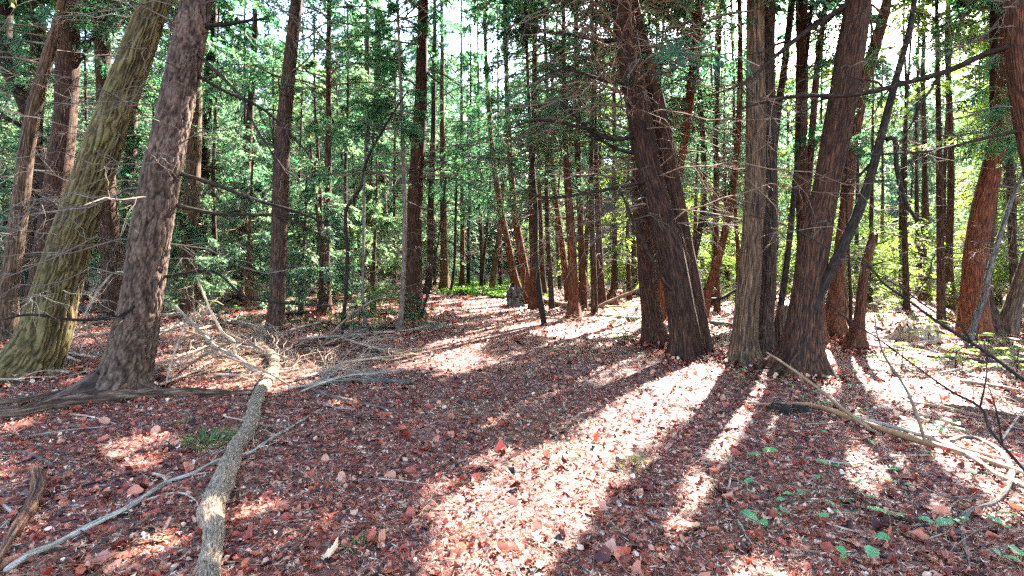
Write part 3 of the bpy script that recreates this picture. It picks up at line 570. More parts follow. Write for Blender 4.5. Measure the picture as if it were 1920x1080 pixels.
# --- young cedars and the woods behind
def young(px, Y, H, Rm, z0, leaf, label, group, nb=90, bl=.075, nsl=(12, 16)):
    yy = HOR + HC * F / Y; k = F / Y
    return make_tree([(px, yy, .16 * k), (px + rng.normal() * 5, yy - H * .4 * k, .11 * k), (px + rng.normal() * 8, yy - H * .8 * k, .06 * k)], label, 'young_cedar', 'cedar', H,
                     (z0, H, nb, Rm), (.4, max(z0 * 1.4, 1), 10, 1.0), group=group, leaf=leaf, bl=bl, nsl=nsl, flare=.3)
g1 = 'young cedars filling the wood left of the path'
for px, Y, H, Rm, z0, wh in [(600, 14, 6.5, 1.7, .6, 'just right of the single red brown trunk'), (560, 17, 8, 2, .6, 'behind the single red brown trunk'), (655, 16, 8, 1.9, 1.0, 'behind the crooked black sapling'),
                         (470, 16.5, 8.5, 2.0, .6, 'left of the single red brown trunk'), (410, 15, 8, 1.9, .7, 'right of the wide greenish trunk'), (330, 17, 9, 2.2, .5, 'behind the flaky barked trunk'),
                         (160, 16, 9, 2.3, .8, 'between the two leftmost reddish trunks'), (20, 15, 9, 2.2, .7, 'at the left frame edge'), (740, 20, 9, 2.2, 1.2, 'behind the large upright trunk of the path'),
                         (120, 21, 10, 2.4, .4, 'far behind the mossy leaning trunk'), (520, 20, 9, 2.4, .4, 'deep behind the single red brown trunk'), (640, 21, 9, 2.4, .4, 'deep behind the very thin grey sapling'),
                         (230, 19, 9, 2.2, .4, 'in the gap between the two thick leaning trunks'), (290, 14.5, 6, 1.6, .5, 'low behind the flaky barked trunk'), (440, 21, 9, 2.3, .4, 'behind the slender kinked trunk'),
                         (700, 17, 7, 1.7, 1.4, 'behind the leaning dark trunk of the saplings'), (80, 13, 7, 1.8, .8, 'low behind the mossy leaning trunk'), (380, 19, 8, 2.2, .4, 'behind the dark narrow trunk'), (590, 19, 9, 2.2, .4, 'deep between the red brown trunk and the crooked sapling'), (600, 12.4, 3.4, 1.2, .3, 'small and low just left of the crooked black sapling'), (700, 13.4, 3.2, 1.0, .3, 'small and low behind the straight pale sapling'), (565, 13, 2.6, 1.1, .25, 'small and low right of the red brown trunk'), (465, 13.5, 3.2, 1.3, .3, 'small and low left of the red brown trunk'), (350, 12, 2.4, 1.1, .25, 'small and low before the wide greenish trunk'), (665, 18.5, 6, 1.8, .4, 'behind the very thin grey sapling'), (815, 24, 6, 1.6, .4, 'low where the path narrows')]:
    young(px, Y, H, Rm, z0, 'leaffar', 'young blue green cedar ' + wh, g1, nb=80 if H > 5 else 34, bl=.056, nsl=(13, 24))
g2 = 'sunlit young cedars behind the right cluster'
for px, Y, H, Rm, z0, wh in [(1180, 17, 6, 1.8, .4, 'left of the upright dark trunk'), (1300, 16, 6.5, 1.9, .3, 'behind the leaning dark pair'), (1365, 18, 8, 2.1, .4, 'left of the grey barked trunk'), (1450, 16, 7, 1.9, .3, 'behind the thin dark stem'),
                         (1540, 15, 7, 2.0, .4, 'behind the widest leaning trunk'), (1630, 16, 8, 2.2, .4, 'behind the broken topped snag'), (1700, 13.5, 7, 1.9, .4, 'right of the broken topped snag'), (1770, 15, 8, 2.2, .4, 'left of the red orange trunk'),
                         (1900, 14, 7.5, 2.2, .4, 'at the right frame edge'), (1120, 20, 7, 2, .3, 'beyond the root mound'), (1240, 19, 8, 2.3, .3, 'deep between the upright dark trunk and the leaning pair'), (1480, 20, 9, 2.6, .3, 'deep behind the grey barked trunk'),
                         (1650, 21, 9, 2.6, .3, 'deep behind the broken topped snag'), (1590, 19, 8, 2.3, .3, 'deep right of the widest trunk'), (1340, 21, 8, 2.2, .3, 'deep in the gap before the grey trunk'), (1830, 19, 9, 2.4, .3, 'behind the red orange trunk'),
                         (1050, 22, 7, 1.9, .3, 'behind the orange lit cedar'), (1905, 10.6, 9, 2.2, 1.9, 'hanging over the red orange trunk at the right edge'), (1765, 11.4, 9, 2.0, 1.8, 'with drooping boughs left of the red orange trunk'), (1690, 15.5, 9, 2.2, .8, 'between the broken topped snag and the red orange trunk'), (1130, 18.5, 9, 2.2, 1.0, 'behind the straight dark red trunk'), (1420, 20, 9, 2.4, .4, 'far behind the grey barked trunk'), (1500, 21, 13, 2.8, 3, 'tall, rising far behind the straight dark red trunk'), (1605, 20, 13, 2.8, 3, 'tall, rising far behind the bowed trunk'), (1722, 18.5, 12.5, 2.7, 2.6, 'tall, rising far right of the slim dark trunk'), (1850, 17, 12, 2.7, 2.4, 'tall, rising behind the red orange trunk'), (1338, 21.5, 13, 2.7, 3, 'tall, rising far behind the slim wavy trunk'), (1235, 22, 13, 2.7, 2.4, 'tall, rising far left of the leaning dark pair'), (1900, 21, 13, 2.8, 1, 'tall, filling the wood at the right edge'), (1740, 20, 9, 2.4, .3, 'deep in the sunny gap at the right')]:
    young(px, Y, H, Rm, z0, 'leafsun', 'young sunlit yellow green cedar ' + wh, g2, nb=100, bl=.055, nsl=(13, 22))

for px, Y, H, Rm, z0, wh in [(1115, 12.8, 9, 2.0, 2.3, 'right of the orange lit cedar with its flared foot'), (1035, 14.5, 9, 2.1, 2.3, 'behind the slanted black sapling'),
                         (1238, 13.4, 9, 2.0, 2.4, 'seen between the upright dark trunk and the leaning pair'), (1345, 12.8, 9, 2.0, 2.6, 'in the gap left of the grey trunk')]:
    young(px, Y, H, Rm, z0, 'leaf', 'feathery dark green young cedar ' + wh, 'feathery young cedars along the right side of the path', nb=85, bl=.05, nsl=(13, 24))
def copy_tree(o, loc, rz, s, label, group):
    c = o.copy(); COL.objects.link(c); c.location = loc; c.rotation_euler = (0, 0, rz); c.scale = (s, s, s)
    c['label'] = label; c['group'] = group
    for ch in list(o.children):
        d = ch.copy(); COL.objects.link(d); d.parent = c
    return c
protos = []
def far_proto(i):
    r_ = np.random.default_rng(900 + i); H = [14, 16, 13, 15][i]; z0 = [.3, 1.4, .4, .8][i]
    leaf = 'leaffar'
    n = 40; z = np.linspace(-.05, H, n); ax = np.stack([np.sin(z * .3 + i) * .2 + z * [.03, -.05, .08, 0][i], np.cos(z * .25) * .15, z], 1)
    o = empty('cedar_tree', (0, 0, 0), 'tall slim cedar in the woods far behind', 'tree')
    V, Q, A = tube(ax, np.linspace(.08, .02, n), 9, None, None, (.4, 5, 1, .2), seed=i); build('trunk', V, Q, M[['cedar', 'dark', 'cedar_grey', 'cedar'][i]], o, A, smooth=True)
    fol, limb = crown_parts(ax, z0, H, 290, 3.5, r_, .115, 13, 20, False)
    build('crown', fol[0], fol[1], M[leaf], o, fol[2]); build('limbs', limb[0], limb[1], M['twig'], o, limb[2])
    nt_ = 24; zz = r_.uniform(.5, z0 + 2, nt_); S = np.stack([np.interp(zz, ax[:, 2], ax[:, k]) for k in range(3)], 1); az = r_.uniform(0, 6.28, nt_)
    parts, _ = twig_tree(S, norm(np.stack([np.cos(az), np.sin(az), az * 0], 1)), r_.uniform(.6, 1.6, nt_), np.full(nt_, .009), r_, 5, 0)
    V, Q, A = join(parts); tag(build('dead_twigs', V, Q, M['twig'], o, A), kind='stuff')
    return o
protos = [far_proto(i) for i in range(4)]
used = [False] * 4
pos = []
r_ = np.random.default_rng(44)
for ring, (Ya, Yb, cnt, half) in enumerate([(22, 29, 26, 1.05), (29, 38, 40, 1.05), (38, 52, 52, 1.05)]):
    for k in range(cnt):
        u = (k + r_.uniform(.15, .85)) / cnt * 2 - 1; Y = r_.uniform(Ya, Yb); x = u * half * Y
        if ring == 0 and -2.6 < x < 1.2: continue
        if ring == 1 and -3.2 < x < 1: continue
        if x > .1 * Y and ring == 0 and k % 2: continue
        pos.append((x, Y))
for x, y in [(-13, 11), (-15, 15), (13.5, 11.5), (14.5, 16), (-12, 6), (12.5, 7)]: pos.append((x, y))
for n_, (x, y) in enumerate(pos):
    i = int(r_.integers(0, 4)); s = r_.uniform(.7, .95) if y < 29 and x < .1 * y else (r_.uniform(.55, .75) if y < 29 else (r_.uniform(.85, 1.05) if y < 38 else r_.uniform(1.0, 1.3)))
    side = 'left' if x < -.05 * y else ('right' if x > .1 * y else 'centre')
    if -1 < x < 9 and 22 < y < 37: s = r_.uniform(.45, .6)
    elif x >= 9 and y < 42: s = r_.uniform(.6, .8)
    if y > 38: lb, gp = 'slim cedar among the most distant trees in the %s of the wood' % side, 'most distant trees, %s' % side
    else: lb, gp = 'slim cedar in the %s background beyond the young growth' % side, 'background cedars, %s' % side
    loc = (x, y, float(gh(x, y)) - .03)
    if not used[i]:
        o = protos[i]; used[i] = True; o.location = loc; o.rotation_euler = (0, 0, r_.uniform(0, 6.28)); o.scale = (s, s, s); o['label'] = lb; o['group'] = gp
    else: copy_tree(protos[i], loc, r_.uniform(0, 6.28), s, lb, gp)
# overhead crowns of trees just outside the frame that shade the floor
for x, y, H in [(3.6, 9.6, 13), (8.2, 7.2, 12), (6.3, 12.6, 13), (9.8, 12.2, 13), (1.6, 13.5, 0), (-4.8, 3.6, 11), (5.6, 4.2, 11)]:
    if not H: continue
def bgwood():
    r2 = np.random.default_rng(5); m = 42000
    Y = r2.uniform(50, 64, m); x = r2.uniform(-1.1, 1.1, m) * Y; z = r2.uniform(0, 1, m) ** 1.3 * (19 + 5 * vnoise(np.stack([x * .12, Y * 0, Y * 0], -1)))
    S = np.stack([x, Y, z], 1); D = norm(r2.normal(size=(m, 3)) * np.array([1, 1, .4]))
    V, Q, A = sprays(S, D, r2.uniform(.8, 1.6, m), 9, .42, r2, wfac=.45)
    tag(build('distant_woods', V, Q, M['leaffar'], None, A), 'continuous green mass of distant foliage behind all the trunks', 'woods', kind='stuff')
bgwood()

LAND = [('the mossy leaning trunk', 40, 700), ('the flaky barked trunk', 222, 740), ('the long rotting log', 340, 752), ('the bend of the snaking branch', 505, 680), ('the single red brown trunk', 515, 628), ('the crooked black sapling', 640, 640),
        ('the bluish grey stick', 690, 718), ('the large centre trunk', 778, 600), ('the inner brown trunk', 210, 600), ('the orange lit cedar', 1077, 600), ('the slanting tan pole', 1150, 562), ('the upright dark trunk', 1232, 645),
        ('the leaning dark pair', 1290, 670), ('the grey barked trunk', 1400, 684), ('the broken topped snag', 1605, 664), ('the red orange trunk', 1826, 640), ('the hoop shaped branch', 1870, 880), ('the pale root mound', 1720, 640), ('the slim leaning grey stem', 1812, 668)]
SEEN = set()
def where(base, px, py, unit='branch'):
    q = sorted(LAND, key=lambda l: math.hypot((px - l[1]) * .5, py - l[2]))
    for l in q[:4]:
        dx, dy = px - l[1], py - l[2]
        rel = ('right of ' if dx > 0 else 'left of ') if abs(dx) > 2 * abs(dy) else ('behind ' if dy < 0 else 'in front of ')
        t = base + ' ' + rel + l[0]
        if t not in SEEN: break
    else:
        t = base + ' near ' + q[0][0] + ' and ' + q[1][0]
        if t in SEEN: t = base + ' near ' + q[0][0] + ' and ' + q[2][0]
    t = ' '.join(t.split()[:16]) if len(t.split()) <= 16 else base + ' close to ' + q[0][0]
    SEEN.add(t); return t
# ------------------------------------------------------------------ fallen wood
def fallen(name, pts, label, mt, cat, group=None, lift=.35, branches=0, sides=12, blen=.5, z=None, sub=True, bmt=None, disp=.004, raised=None, subs=()):
    """pts: (px, py, width px) on the floor; raised: list of (px, py, width, Y) free in the air"""
    global TN
    TN += 1; r_ = np.random.default_rng(TN * 31)
    if raised is None:
        C = [G(a, b) for a, b, _ in pts]; rad = [c * (HC * F / (b - HOR)) / F / 2 for a, b, c in pts]
        for c, q in zip(C, rad): c[2] += q * (1 - lift) + .008
    else:
        C = [P(a, b, Y) for a, b, _, Y in raised]; rad = [c * Y / F / 2 for a, b, c, Y in raised]
    n = max(12, int(np.linalg.norm(np.array(C[-1]) - C[0]) / .04)); n = min(n, 260)
    if raised is not None and mt == 'dark': rad = [q * .72 for q in rad]
    ax, rr, ln = resample(C, rad, n)
    wig = vnoise(np.stack([ln * 4, ln * 0 + TN, ln * 0], -1)) * .1
    base = ax[n // 2].copy() if raised is None else ax[0].copy()
    if raised is None: base[2] = float(gh(base[0], base[1]))
    amp = disp * min(1.5, rr.max() / .02)
    V, Q, A = tube(ax, rr * (1 + wig), sides, ln, (lambda bk, r0: (vnoise(bk * np.array([60, 60, 9])) * .6 + vnoise(bk * np.array([25, 25, 25])) * .5) * amp), seed=TN)
    body = (V, Q, A)
    parts = []
    if branches:
        idx = r_.integers(int(n * .15), n - 1, branches); d = norm(ax[idx] - ax[np.maximum(idx - 1, 0)])
        dd = norm(d + norm(r_.normal(size=d.shape) * np.array([1, 1, .5 if raised is None else 1])) * .9)
        if raised is None: dd[:, 2] = np.abs(dd[:, 2]) * .35; dd = norm(dd)
        tp, _ = twig_tree(ax[idx], dd, blen * r_.uniform(.4, 1.1, branches), rr[idx] * .26 + .001, r_, 4, 2, droop=.1, rise=0)
        parts += tp
    if parts or subs:
        rt = empty(name, base, label, cat, group)
        build('stem', V - base, Q, M[mt], rt, A, smooth=True)
        if parts:
            V, Q, A = join(parts); tag(build('twigs', V - base, Q, M[bmt or mt], rt, A), kind='stuff')
        for sb in subs:
            if raised is None:
                q = np.array([G(a, b, .02) for a, b, _ in sb]); qr = [c * (HC * F / (b - HOR)) / F / 2 for a, b, c in sb]
            else:
                q = np.array([P(a, b, Y) for a, b, _, Y in sb]); qr = [c * Y / F / 2 * (.72 if mt == 'dark' else 1) for a, b, c, Y in sb]
            qa, qq, _l = resample(q, qr, 26); V, Q, A = tube(qa, qq, 8); build('branch', V - base, Q, M[mt], rt, A, smooth=True)
        return rt
    o = build(name, V - base, Q, M[mt], None, A, smooth=True); o.location = base
    return tag(o, label, cat, group)
fallen('fallen_log', [(-60, 802, 32), (40, 788, 27), (110, 775, 29), (200, 762, 24), (260, 757, 23), (340, 748, 17), (420, 746, 13), (485, 741, 7)], 'long rotting brown log lying below the two thick leaning trunks', 'rot', 'log', sides=40, disp=.022, lift=.45)
fallen('fallen_log', [(-60, 775, 12), (60, 762, 14), (150, 745, 12), (250, 728, 8)], 'thin brown pole lying just behind the long rotting log', 'rot', 'log', sides=10)
fallen('fallen_branch', [(388, 1130, 40), (393, 1078, 38), (401, 1015, 34), (395, 978, 42), (424, 908, 36), (442, 856, 31), (468, 816, 27), (482, 758, 24), (499, 727, 21), (513, 701, 19), (510, 678, 18), (489, 662, 18), (490, 640, 16), (497, 618, 13)],
       'long snaking pale branch running from the bottom edge toward the red trunk', 'longlog', 'branch', sides=36, disp=.010, lift=.45)
fallen('fallen_branch', [(10, 1087, 10), (60, 1056, 12), (100, 1042, 12), (172, 1003, 11), (240, 968, 9), (310, 923, 8), (360, 905, 7), (413, 877, 6), (465, 862, 5), (517, 827, 4), (570, 795, 3), (631, 753, 2)],
       'long thin bleached branch crossing the snaking branch', 'pale', 'branch', sides=12, branches=9, blen=.35, lift=-.5, disp=.008, subs=[[(313, 922, 6), (308, 910, 6), (285, 902, 5), (266, 894, 5)], [(250, 958, 5), (330, 938, 4), (365, 950, 3), (372, 962, 2)]])
fallen('fallen_branch', [(598, 723, 5), (650, 719, 8), (700, 717, 9), (769, 720, 10)], 'straight bluish grey stick lying level left of the path', 'greysap', 'branch', sides=12, lift=0)
fallen('fallen_branch', [(560, 722, 4), (600, 742, 6), (650, 757, 7), (700, 765, 6), (746, 777, 4)], 'grey stick slanting below the bluish grey one', 'greysap', 'branch', branches=3, blen=.3, lift=0)
fallen('fallen_branch', [(517, 768, 3), (570, 772, 3), (632, 768, 4)], 'short thin dark stick right of the snaking branch', 'dark', 'branch', sides=8)
fallen('fallen_branch', [(67, 903, 24), (72, 930, 24), (58, 965, 22), (30, 1010, 20), (0, 1060, 16), (-20, 1090, 12)], 'stubby broken reddish branch at the lower left', 'rot', 'branch', sides=16, lift=.1)
fallen('fallen_branch', [(20, 856, 6), (55, 862, 7), (80, 873, 8), (100, 884, 7)], 'short grey violet stick at the left', 'greysap', 'branch', sides=10)
fallen('fallen_branch', [(-10, 958, 5), (80, 938, 5), (150, 925, 5), (230, 905, 4), (266, 896, 4)], 'thin straight dark stick above the stubby reddish branch', 'dark', 'branch', sides=8, lift=-.5)
fallen('fallen_branch', [(-10, 905, 5), (80, 885, 5), (160, 865, 4)], 'thin grey stick at the left frame edge', 'greysap', 'branch', sides=8)
fallen('fallen_branch', [(0, 952, 6), (18, 968, 7), (25, 978, 6), (0, 1000, 4)], 'small forked white twig at the left edge', 'pale', 'branch', branches=3, blen=.15, lift=-.5)
fallen('fallen_branch', [(255, 1000, 8), (270, 990, 9), (282, 980, 8)], 'stubby brown stick below the bleached branch', 'rot', 'branch', sides=10)
# bleached tangle beside the red trunk
fallen('dead_branch', None, 'main bleached forked branch of the tangle beside the snaking branch', 'pale', 'branch', raised=[(485, 700, 11, 6.55), (470, 690, 9, 6.6), (440, 668, 8, 6.7), (405, 650, 6, 6.8), (370, 615, 5, 7.0), (330, 575, 4, 7.1)], branches=12, blen=1.1, bmt='twigpale',
       subs=[[(440, 668, 7, 6.7), (438, 640, 6, 6.8), (415, 620, 5, 6.8), (385, 560, 4, 6.9), (370, 520, 3, 6.9)]])
tg = 'bleached dead branches tangled on the floor at the left'
for k, (a, b, c, d) in enumerate([(300, 700, 470, 672), (330, 690, 420, 640), (550, 690, 430, 655), (560, 720, 640, 690), (350, 640, 480, 600), (250, 640, 380, 600), (560, 650, 700, 640), (150, 700, 60, 640), (300, 740, 400, 690), (610, 660, 720, 612), (120, 640, 220, 600), (400, 720, 560, 700), (640, 690, 790, 668), (130, 720, 20, 690), (260, 660, 330, 620), (540, 740, 640, 712), (20, 680, 110, 660), (0, 730, 90, 712), (640, 650, 740, 668), (700, 640, 800, 620), (180, 690, 90, 670), (230, 715, 330, 700), (420, 610, 500, 630), (340, 620, 260, 640), (600, 620, 520, 640), (760, 700, 640, 700)]):
    fallen('dead_branch', [(a, b, 5), ((a + c) / 2 + (k % 3 - 1) * 8, (b + d) / 2 + (k % 2) * 6, 4), (c, d, 3)], where('bleached branch', (a + c) / 2, (b + d) / 2), 'twigpale', 'branch', tg, lift=-3, branches=16, blen=.95, sides=6)
r8 = np.random.default_rng(5)
for k in range(13):
    a = r8.uniform(90, 620); Y0 = r8.uniform(5.6, 9.5); b = HOR + HC * F / Y0; sx = r8.choice([-1, 1]) * r8.uniform(60, 190); up = r8.uniform(40, 150)
    fallen('dead_branch', None, where('bare branch arching up', a, b), ['twig', 'twigpale', 'twig', 'tan'][k % 4], 'branch', 'bare branches arching over the floor at the left',
           raised=[(a, b, 4, Y0), (a + sx * .35, b - up * .55, 4, Y0), (a + sx * .7, b - up * .9, 3, Y0 + .2), (a + sx, b - up * (.7 + .5 * r8.random()), 2, Y0 + .3)], branches=9, blen=.6, sides=6)
for k, (a, b, c, d) in enumerate([(420, 660, 640, 655), (520, 600, 600, 590), (560, 612, 745, 622), (0, 640, 130, 625), (380, 615, 520, 610), (680, 668, 800, 660)]):
    fallen('dead_branch', [(a, b, 5), ((a + c) / 2, (b + d) / 2 + 3, 4), (c, d, 3)], where('dark thin branch lying flat', (a + c) / 2, (b + d) / 2), 'dark', 'branch', 'dark branches lying left of the path', lift=-1, branches=6, blen=.6, sides=6)
lb = 'pale barkless logs lying behind the left trunks'
for a, b, c, d, ww in [(-20, 600, 180, 585, 13), (225, 582, 300, 574, 13), (318, 588, 345, 582, 14), (30, 622, 150, 612, 7), (290, 600, 420, 592, 8), (330, 562, 400, 558, 6), (390, 590, 500, 580, 5), (130, 640, 260, 628, 6)]:
    fallen('fallen_log', [(a, b, ww), ((a + c) / 2, (b + d) / 2, ww), (c, d, ww * .8)], where('pale barkless log', (a + c) / 2, (b + d) / 2), 'pale', 'log', lb, sides=12, lift=.2)
# centre windfall
fallen('fallen_log', [(1010, 566, 8), (1040, 572, 9), (1072, 582, 9)], 'short orange brown log against the foot of the orange lit cedar', 'tan', 'log', sides=10, lift=0)
fallen('fallen_log', None, 'slanting tan pole leaning up to the right behind the path edge', 'tan', 'pole', raised=[(1103, 584, 7, 13.2), (1150, 562, 6, 13.4), (1208, 538, 5, 13.6)])
fallen('fallen_log', [(1100, 590, 5), (1150, 596, 5), (1200, 600, 4)], 'thin pale pole lying right of the orange lit cedar', 'pale', 'pole', branches=6, blen=.7, sides=8)
for a, b, c, d in [(1110, 608, 1190, 590), (1130, 582, 1200, 578), (1170, 622, 1210, 600), (1000, 600, 1070, 606), (1120, 570, 1060, 590), (1330, 610, 1390, 600), (1340, 622, 1300, 600)]:
    fallen('dead_branch', [(a, b, 3.5), ((a + c) / 2, (b + d) / 2 + 2, 3), (c, d, 2)], where('pale twiggy branch', (a + c) / 2, (b + d) / 2), 'twigpale', 'branch', 'pale twiggy branches right of the path', lift=-3, branches=10, blen=.9, sides=6)
fallen('fallen_log', [(1335, 612, 10), (1360, 616, 10), (1395, 622, 9)], 'dark mossy log behind the grey trunk', 'mossy', 'log', sides=10)
# right side
fallen('fallen_pole', [(1392, 760, 5), (1440, 766, 5), (1526, 770, 9), (1628, 806, 11), (1736, 842, 13), (1843, 876, 13), (1940, 908, 12)], 'long straight tan pole lying from the dark root clump to the right edge', 'tan', 'pole', sides=14, lift=-.2)
fallen('fallen_pole', [(1600, 790, 5), (1680, 812, 7), (1747, 833, 8), (1822, 872, 9), (1868, 905, 8), (1940, 935, 7)], 'second pale pole lying close beside the long tan one', 'pale', 'pole', sides=12, lift=-1)
fallen('fallen_pole', [(1700, 812, 5), (1790, 845, 5), (1880, 872, 6), (1940, 890, 6)], 'thin pale pole above the long tan one at the right edge', 'pale', 'pole', sides=10, lift=-1.5)
fallen('fallen_pole', None, 'slim stripped orange pole with a splintered tip propped before the widest trunk', 'tan', 'pole', raised=[(1655, 822, 7, 4.33), (1585, 770, 7, 4.6), (1521, 718, 6, 4.85), (1475, 685, 5, 5.0), (1436, 660, 3, 5.1)])
fallen('fallen_branch', [(1784, 835, 6), (1800, 826, 7), (1830, 828, 8), (1872, 852, 9), (1896, 888, 9), (1892, 922, 9), (1866, 950, 8), (1818, 962, 7), (1784, 978, 5), (1747, 980, 4), (1700, 985, 3)], 'hoop shaped grey branch curling at the lower right', 'longlog', 'branch', sides=14, lift=-.4,
       subs=[[(1818, 960, 8), (1805, 985, 7), (1808, 1020, 6), (1822, 1070, 5), (1840, 1100, 4)], [(1865, 950, 7), (1800, 945, 4), (1770, 972, 3)]])
fallen('dead_branch', None, 'bare dark bough reaching in from the right edge', 'dark', 'branch', raised=[(1990, 760, 11, 3.5), (1920, 713, 10, 3.6), (1860, 668, 9, 3.7), (1822, 643, 8, 3.8), (1760, 605, 7, 3.95), (1704, 564, 6, 4.1), (1655, 530, 5, 4.2), (1628, 500, 4, 4.3), (1560, 470, 3, 4.4), (1480, 425, 3, 4.5), (1400, 402, 2, 4.6)],
       subs=[[(1822, 643, 6, 3.8), (1800, 610, 5, 3.8), (1745, 580, 4, 3.9), (1690, 540, 4, 3.9), (1630, 505, 3, 4.0), (1600, 470, 2, 4.1)], [(1704, 564, 3, 4.1), (1740, 520, 3, 4.0), (1752, 480, 3, 4.0), (1790, 465, 2, 3.9)], [(1628, 500, 3, 4.2), (1700, 478, 2, 4.2), (1790, 458, 2, 4.2), (1870, 450, 2, 4.2)], [(1704, 566, 3, 4.1), (1668, 548, 2, 4.1), (1625, 520, 2, 4.1)]], branches=14, blen=.5)
fallen('dead_branch', None, 'lower bare branch arching from the right edge toward the snags', 'dark', 'branch', raised=[(1960, 930, 9, 3.1), (1920, 881, 8, 3.2), (1880, 835, 8, 3.3), (1854, 801, 7, 3.4), (1838, 763, 6, 3.5), (1779, 731, 5, 3.6), (1682, 661, 4, 3.8), (1645, 634, 3, 3.9), (1570, 585, 3, 4.0), (1494, 520, 2, 4.1)], branches=14, blen=.45,
       subs=[[(1838, 763, 5, 3.5), (1850, 700, 3, 3.5), (1846, 640, 2, 3.5)], [(1880, 835, 5, 3.3), (1868, 770, 4, 3.3), (1852, 720, 2, 3.3)]])
fallen('sapling', None, 'thin reddish bare shoot curving up out of the tan poles', 'twig', 'sapling', raised=[(1738, 838, 6, 4.1), (1712, 758, 5, 4.15), (1690, 715, 4, 4.2), (1661, 672, 4, 4.2), (1645, 629, 3, 4.25), (1640, 590, 2, 4.3)], branches=4, blen=.25)
fallen('fallen_branch', [(1510, 865, 3), (1600, 878, 4), (1680, 866, 4), (1745, 862, 4)], 'thin wavy pale stick below the tan poles', 'pale', 'branch', sides=8)
fallen('fallen_branch', [(1580, 922, 4), (1650, 955, 5), (1700, 975, 5), (1760, 965, 4)], 'thin brown wavy stick left of the hoop shaped branch', 'rot', 'branch', sides=8, branches=3, blen=.2)
fallen('fallen_branch', [(1371, 862, 3), (1370, 900, 4), (1362, 950, 4), (1385, 985, 4), (1412, 1030, 3)], 'thin pale crooked twig standing out in the right sunny streak', 'pale', 'branch', sides=8)
fallen('fallen_branch', [(862, 875, 3), (868, 905, 4), (872, 935, 4)], 'short grey twig in the bright patch near the bottom centre', 'greysap', 'branch', sides=8)
rg = 'small sticks strewn over the lower right'
r3 = np.random.default_rng(88)
for k in range(26):
    a = r3.uniform(1450, 1930); b = r3.uniform(780, 1070); an = r3.uniform(-.5, .7); l = r3.uniform(40, 140)
    fallen('stick', [(a, b, 3.0), (a + l * .5 * math.cos(an), b + l * .5 * math.sin(an) * .6 + r3.uniform(-6, 6), 3), (a + l * math.cos(an), b + l * math.sin(an) * .6, 2)], 'thin brown stick lying in the leaves at the lower right', ['pale', 'rot', 'tan'][k % 3], 'stick', rg, sides=6, lift=-1)
r3 = np.random.default_rng(89)
for k in range(26):
    a = r3.uniform(0, 760); b = r3.uniform(760, 1070); an = r3.uniform(-.5, .4); l = r3.uniform(50, 170)
    fallen('stick', [(a, b, 3.0), (a + l * .5 * math.cos(an), b + l * .5 * math.sin(an) * .6 + r3.uniform(-6, 6), 3), (a + l * math.cos(an), b + l * math.sin(an) * .6, 2)], 'thin stick lying in the leaves at the lower left', ['dark', 'rot', 'pale'][k % 3], 'stick', 'small sticks strewn over the lower left', sides=6, lift=-1)
lr = 'logs lying in the sunny ground at the right'
for a, b, c, d, ww, mt in [(1690, 612, 1800, 625, 10, 'pale'), (1720, 628, 1800, 636, 6, 'tan'), (1738, 682, 1870, 694, 9, 'rot'), (1860, 640, 1940, 652, 8, 'tan'), (1800, 726, 1940, 748, 8, 'tan'), (1620, 655, 1700, 668, 6, 'pale'), (1780, 770, 1930, 792, 9, 'rot'), (1880, 676, 1950, 700, 9, 'rot'), (1640, 620, 1700, 640, 6, 'tan'), (1700, 760, 1860, 790, 6, 'tan')]:
    fallen('fallen_log', [(a, b, ww), ((a + c) / 2, (b + d) / 2 - 1, ww), (c, d, ww * .8)], where('weathered log', (a + c) / 2, (b + d) / 2), mt, 'log', lr, sides=12, lift=.2)
for a, b, c, d in [(1640, 640, 1760, 600), (1700, 660, 1820, 640), (1760, 715, 1900, 690), (1800, 660, 1920, 690), (1650, 690, 1750, 720), (1850, 740, 1930, 800), (1880, 830, 1935, 760)]:
    fallen('dead_branch', [(a, b, 4), ((a + c) / 2, (b + d) / 2 - 3, 3), (c, d, 2)], where('pale twiggy branch in sunlight', (a + c) / 2, (b + d) / 2), 'twigpale', 'branch', 'pale twiggy branches in the sunny ground at the right', lift=-3, branches=8, blen=.7, sides=6)

# root clump and stump
def lump(name, px, py, wpx, hpx, label, mt, cat, seed, Y=None, jag=0.0):
    Y = Y or HC * F / (py - HOR); rad = wpx * Y / F / 2; hh = hpx * Y / F; base = P(px, py, Y); base[2] = float(gh(base[0], Y))
    nr = 24; z = np.linspace(-.03, hh, nr); t = z / hh; r = rad * (1 - .35 * np.clip(t, 0, 1) ** 2); r[-1] = rad * .15; r[-2] = rad * .5; z[-1] = hh * .93
    C = np.stack([z * 0, z * 0, z], 1)
    V, Q, A = tube(C, r, 40, None, lambda bk, rr: vnoise(bk * np.array([60, 60, 20]) * (.05 / max(rad, .05)) + seed) * rad * .45 + vnoise(bk * 60 + seed) * rad * .12, (.5, 5, seed, .08), seed=seed)
    V[:, 2] += vnoise(V * np.array([30, 30, 0])) * jag * np.clip(V[:, 2] / hh, 0, 1)
    V[:, 2] = np.maximum(V[:, 2], -.03)
    o = build(name, V, Q, M[mt], None, A, smooth=True); o.location = base; return tag(o, label, cat)
lump('mossy_stump', 967, 573, 28, 33, 'broken mossy grey stump beside the end of the path', 'mossy', 'stump', 3, jag=.3)
lump('root_clump', 1462, 776, 34, 15, 'small dark upturned root clump at the end of the long tan pole', 'dark', 'root', 4, jag=.03)
lump('root_clump', 1502, 776, 26, 12, 'second dark root clump just right of the first', 'dark', 'root', 6, jag=.03)
lump('root_mound', 1140, 572, 60, 26, 'dark upturned root mound beyond the slanting tan pole', 'rot', 'root', 8, jag=.15)
lump('root_mound', 1720, 640, 70, 30, 'pale upturned root mound in the sunny ground at the right', 'pale', 'root', 9, jag=.15)

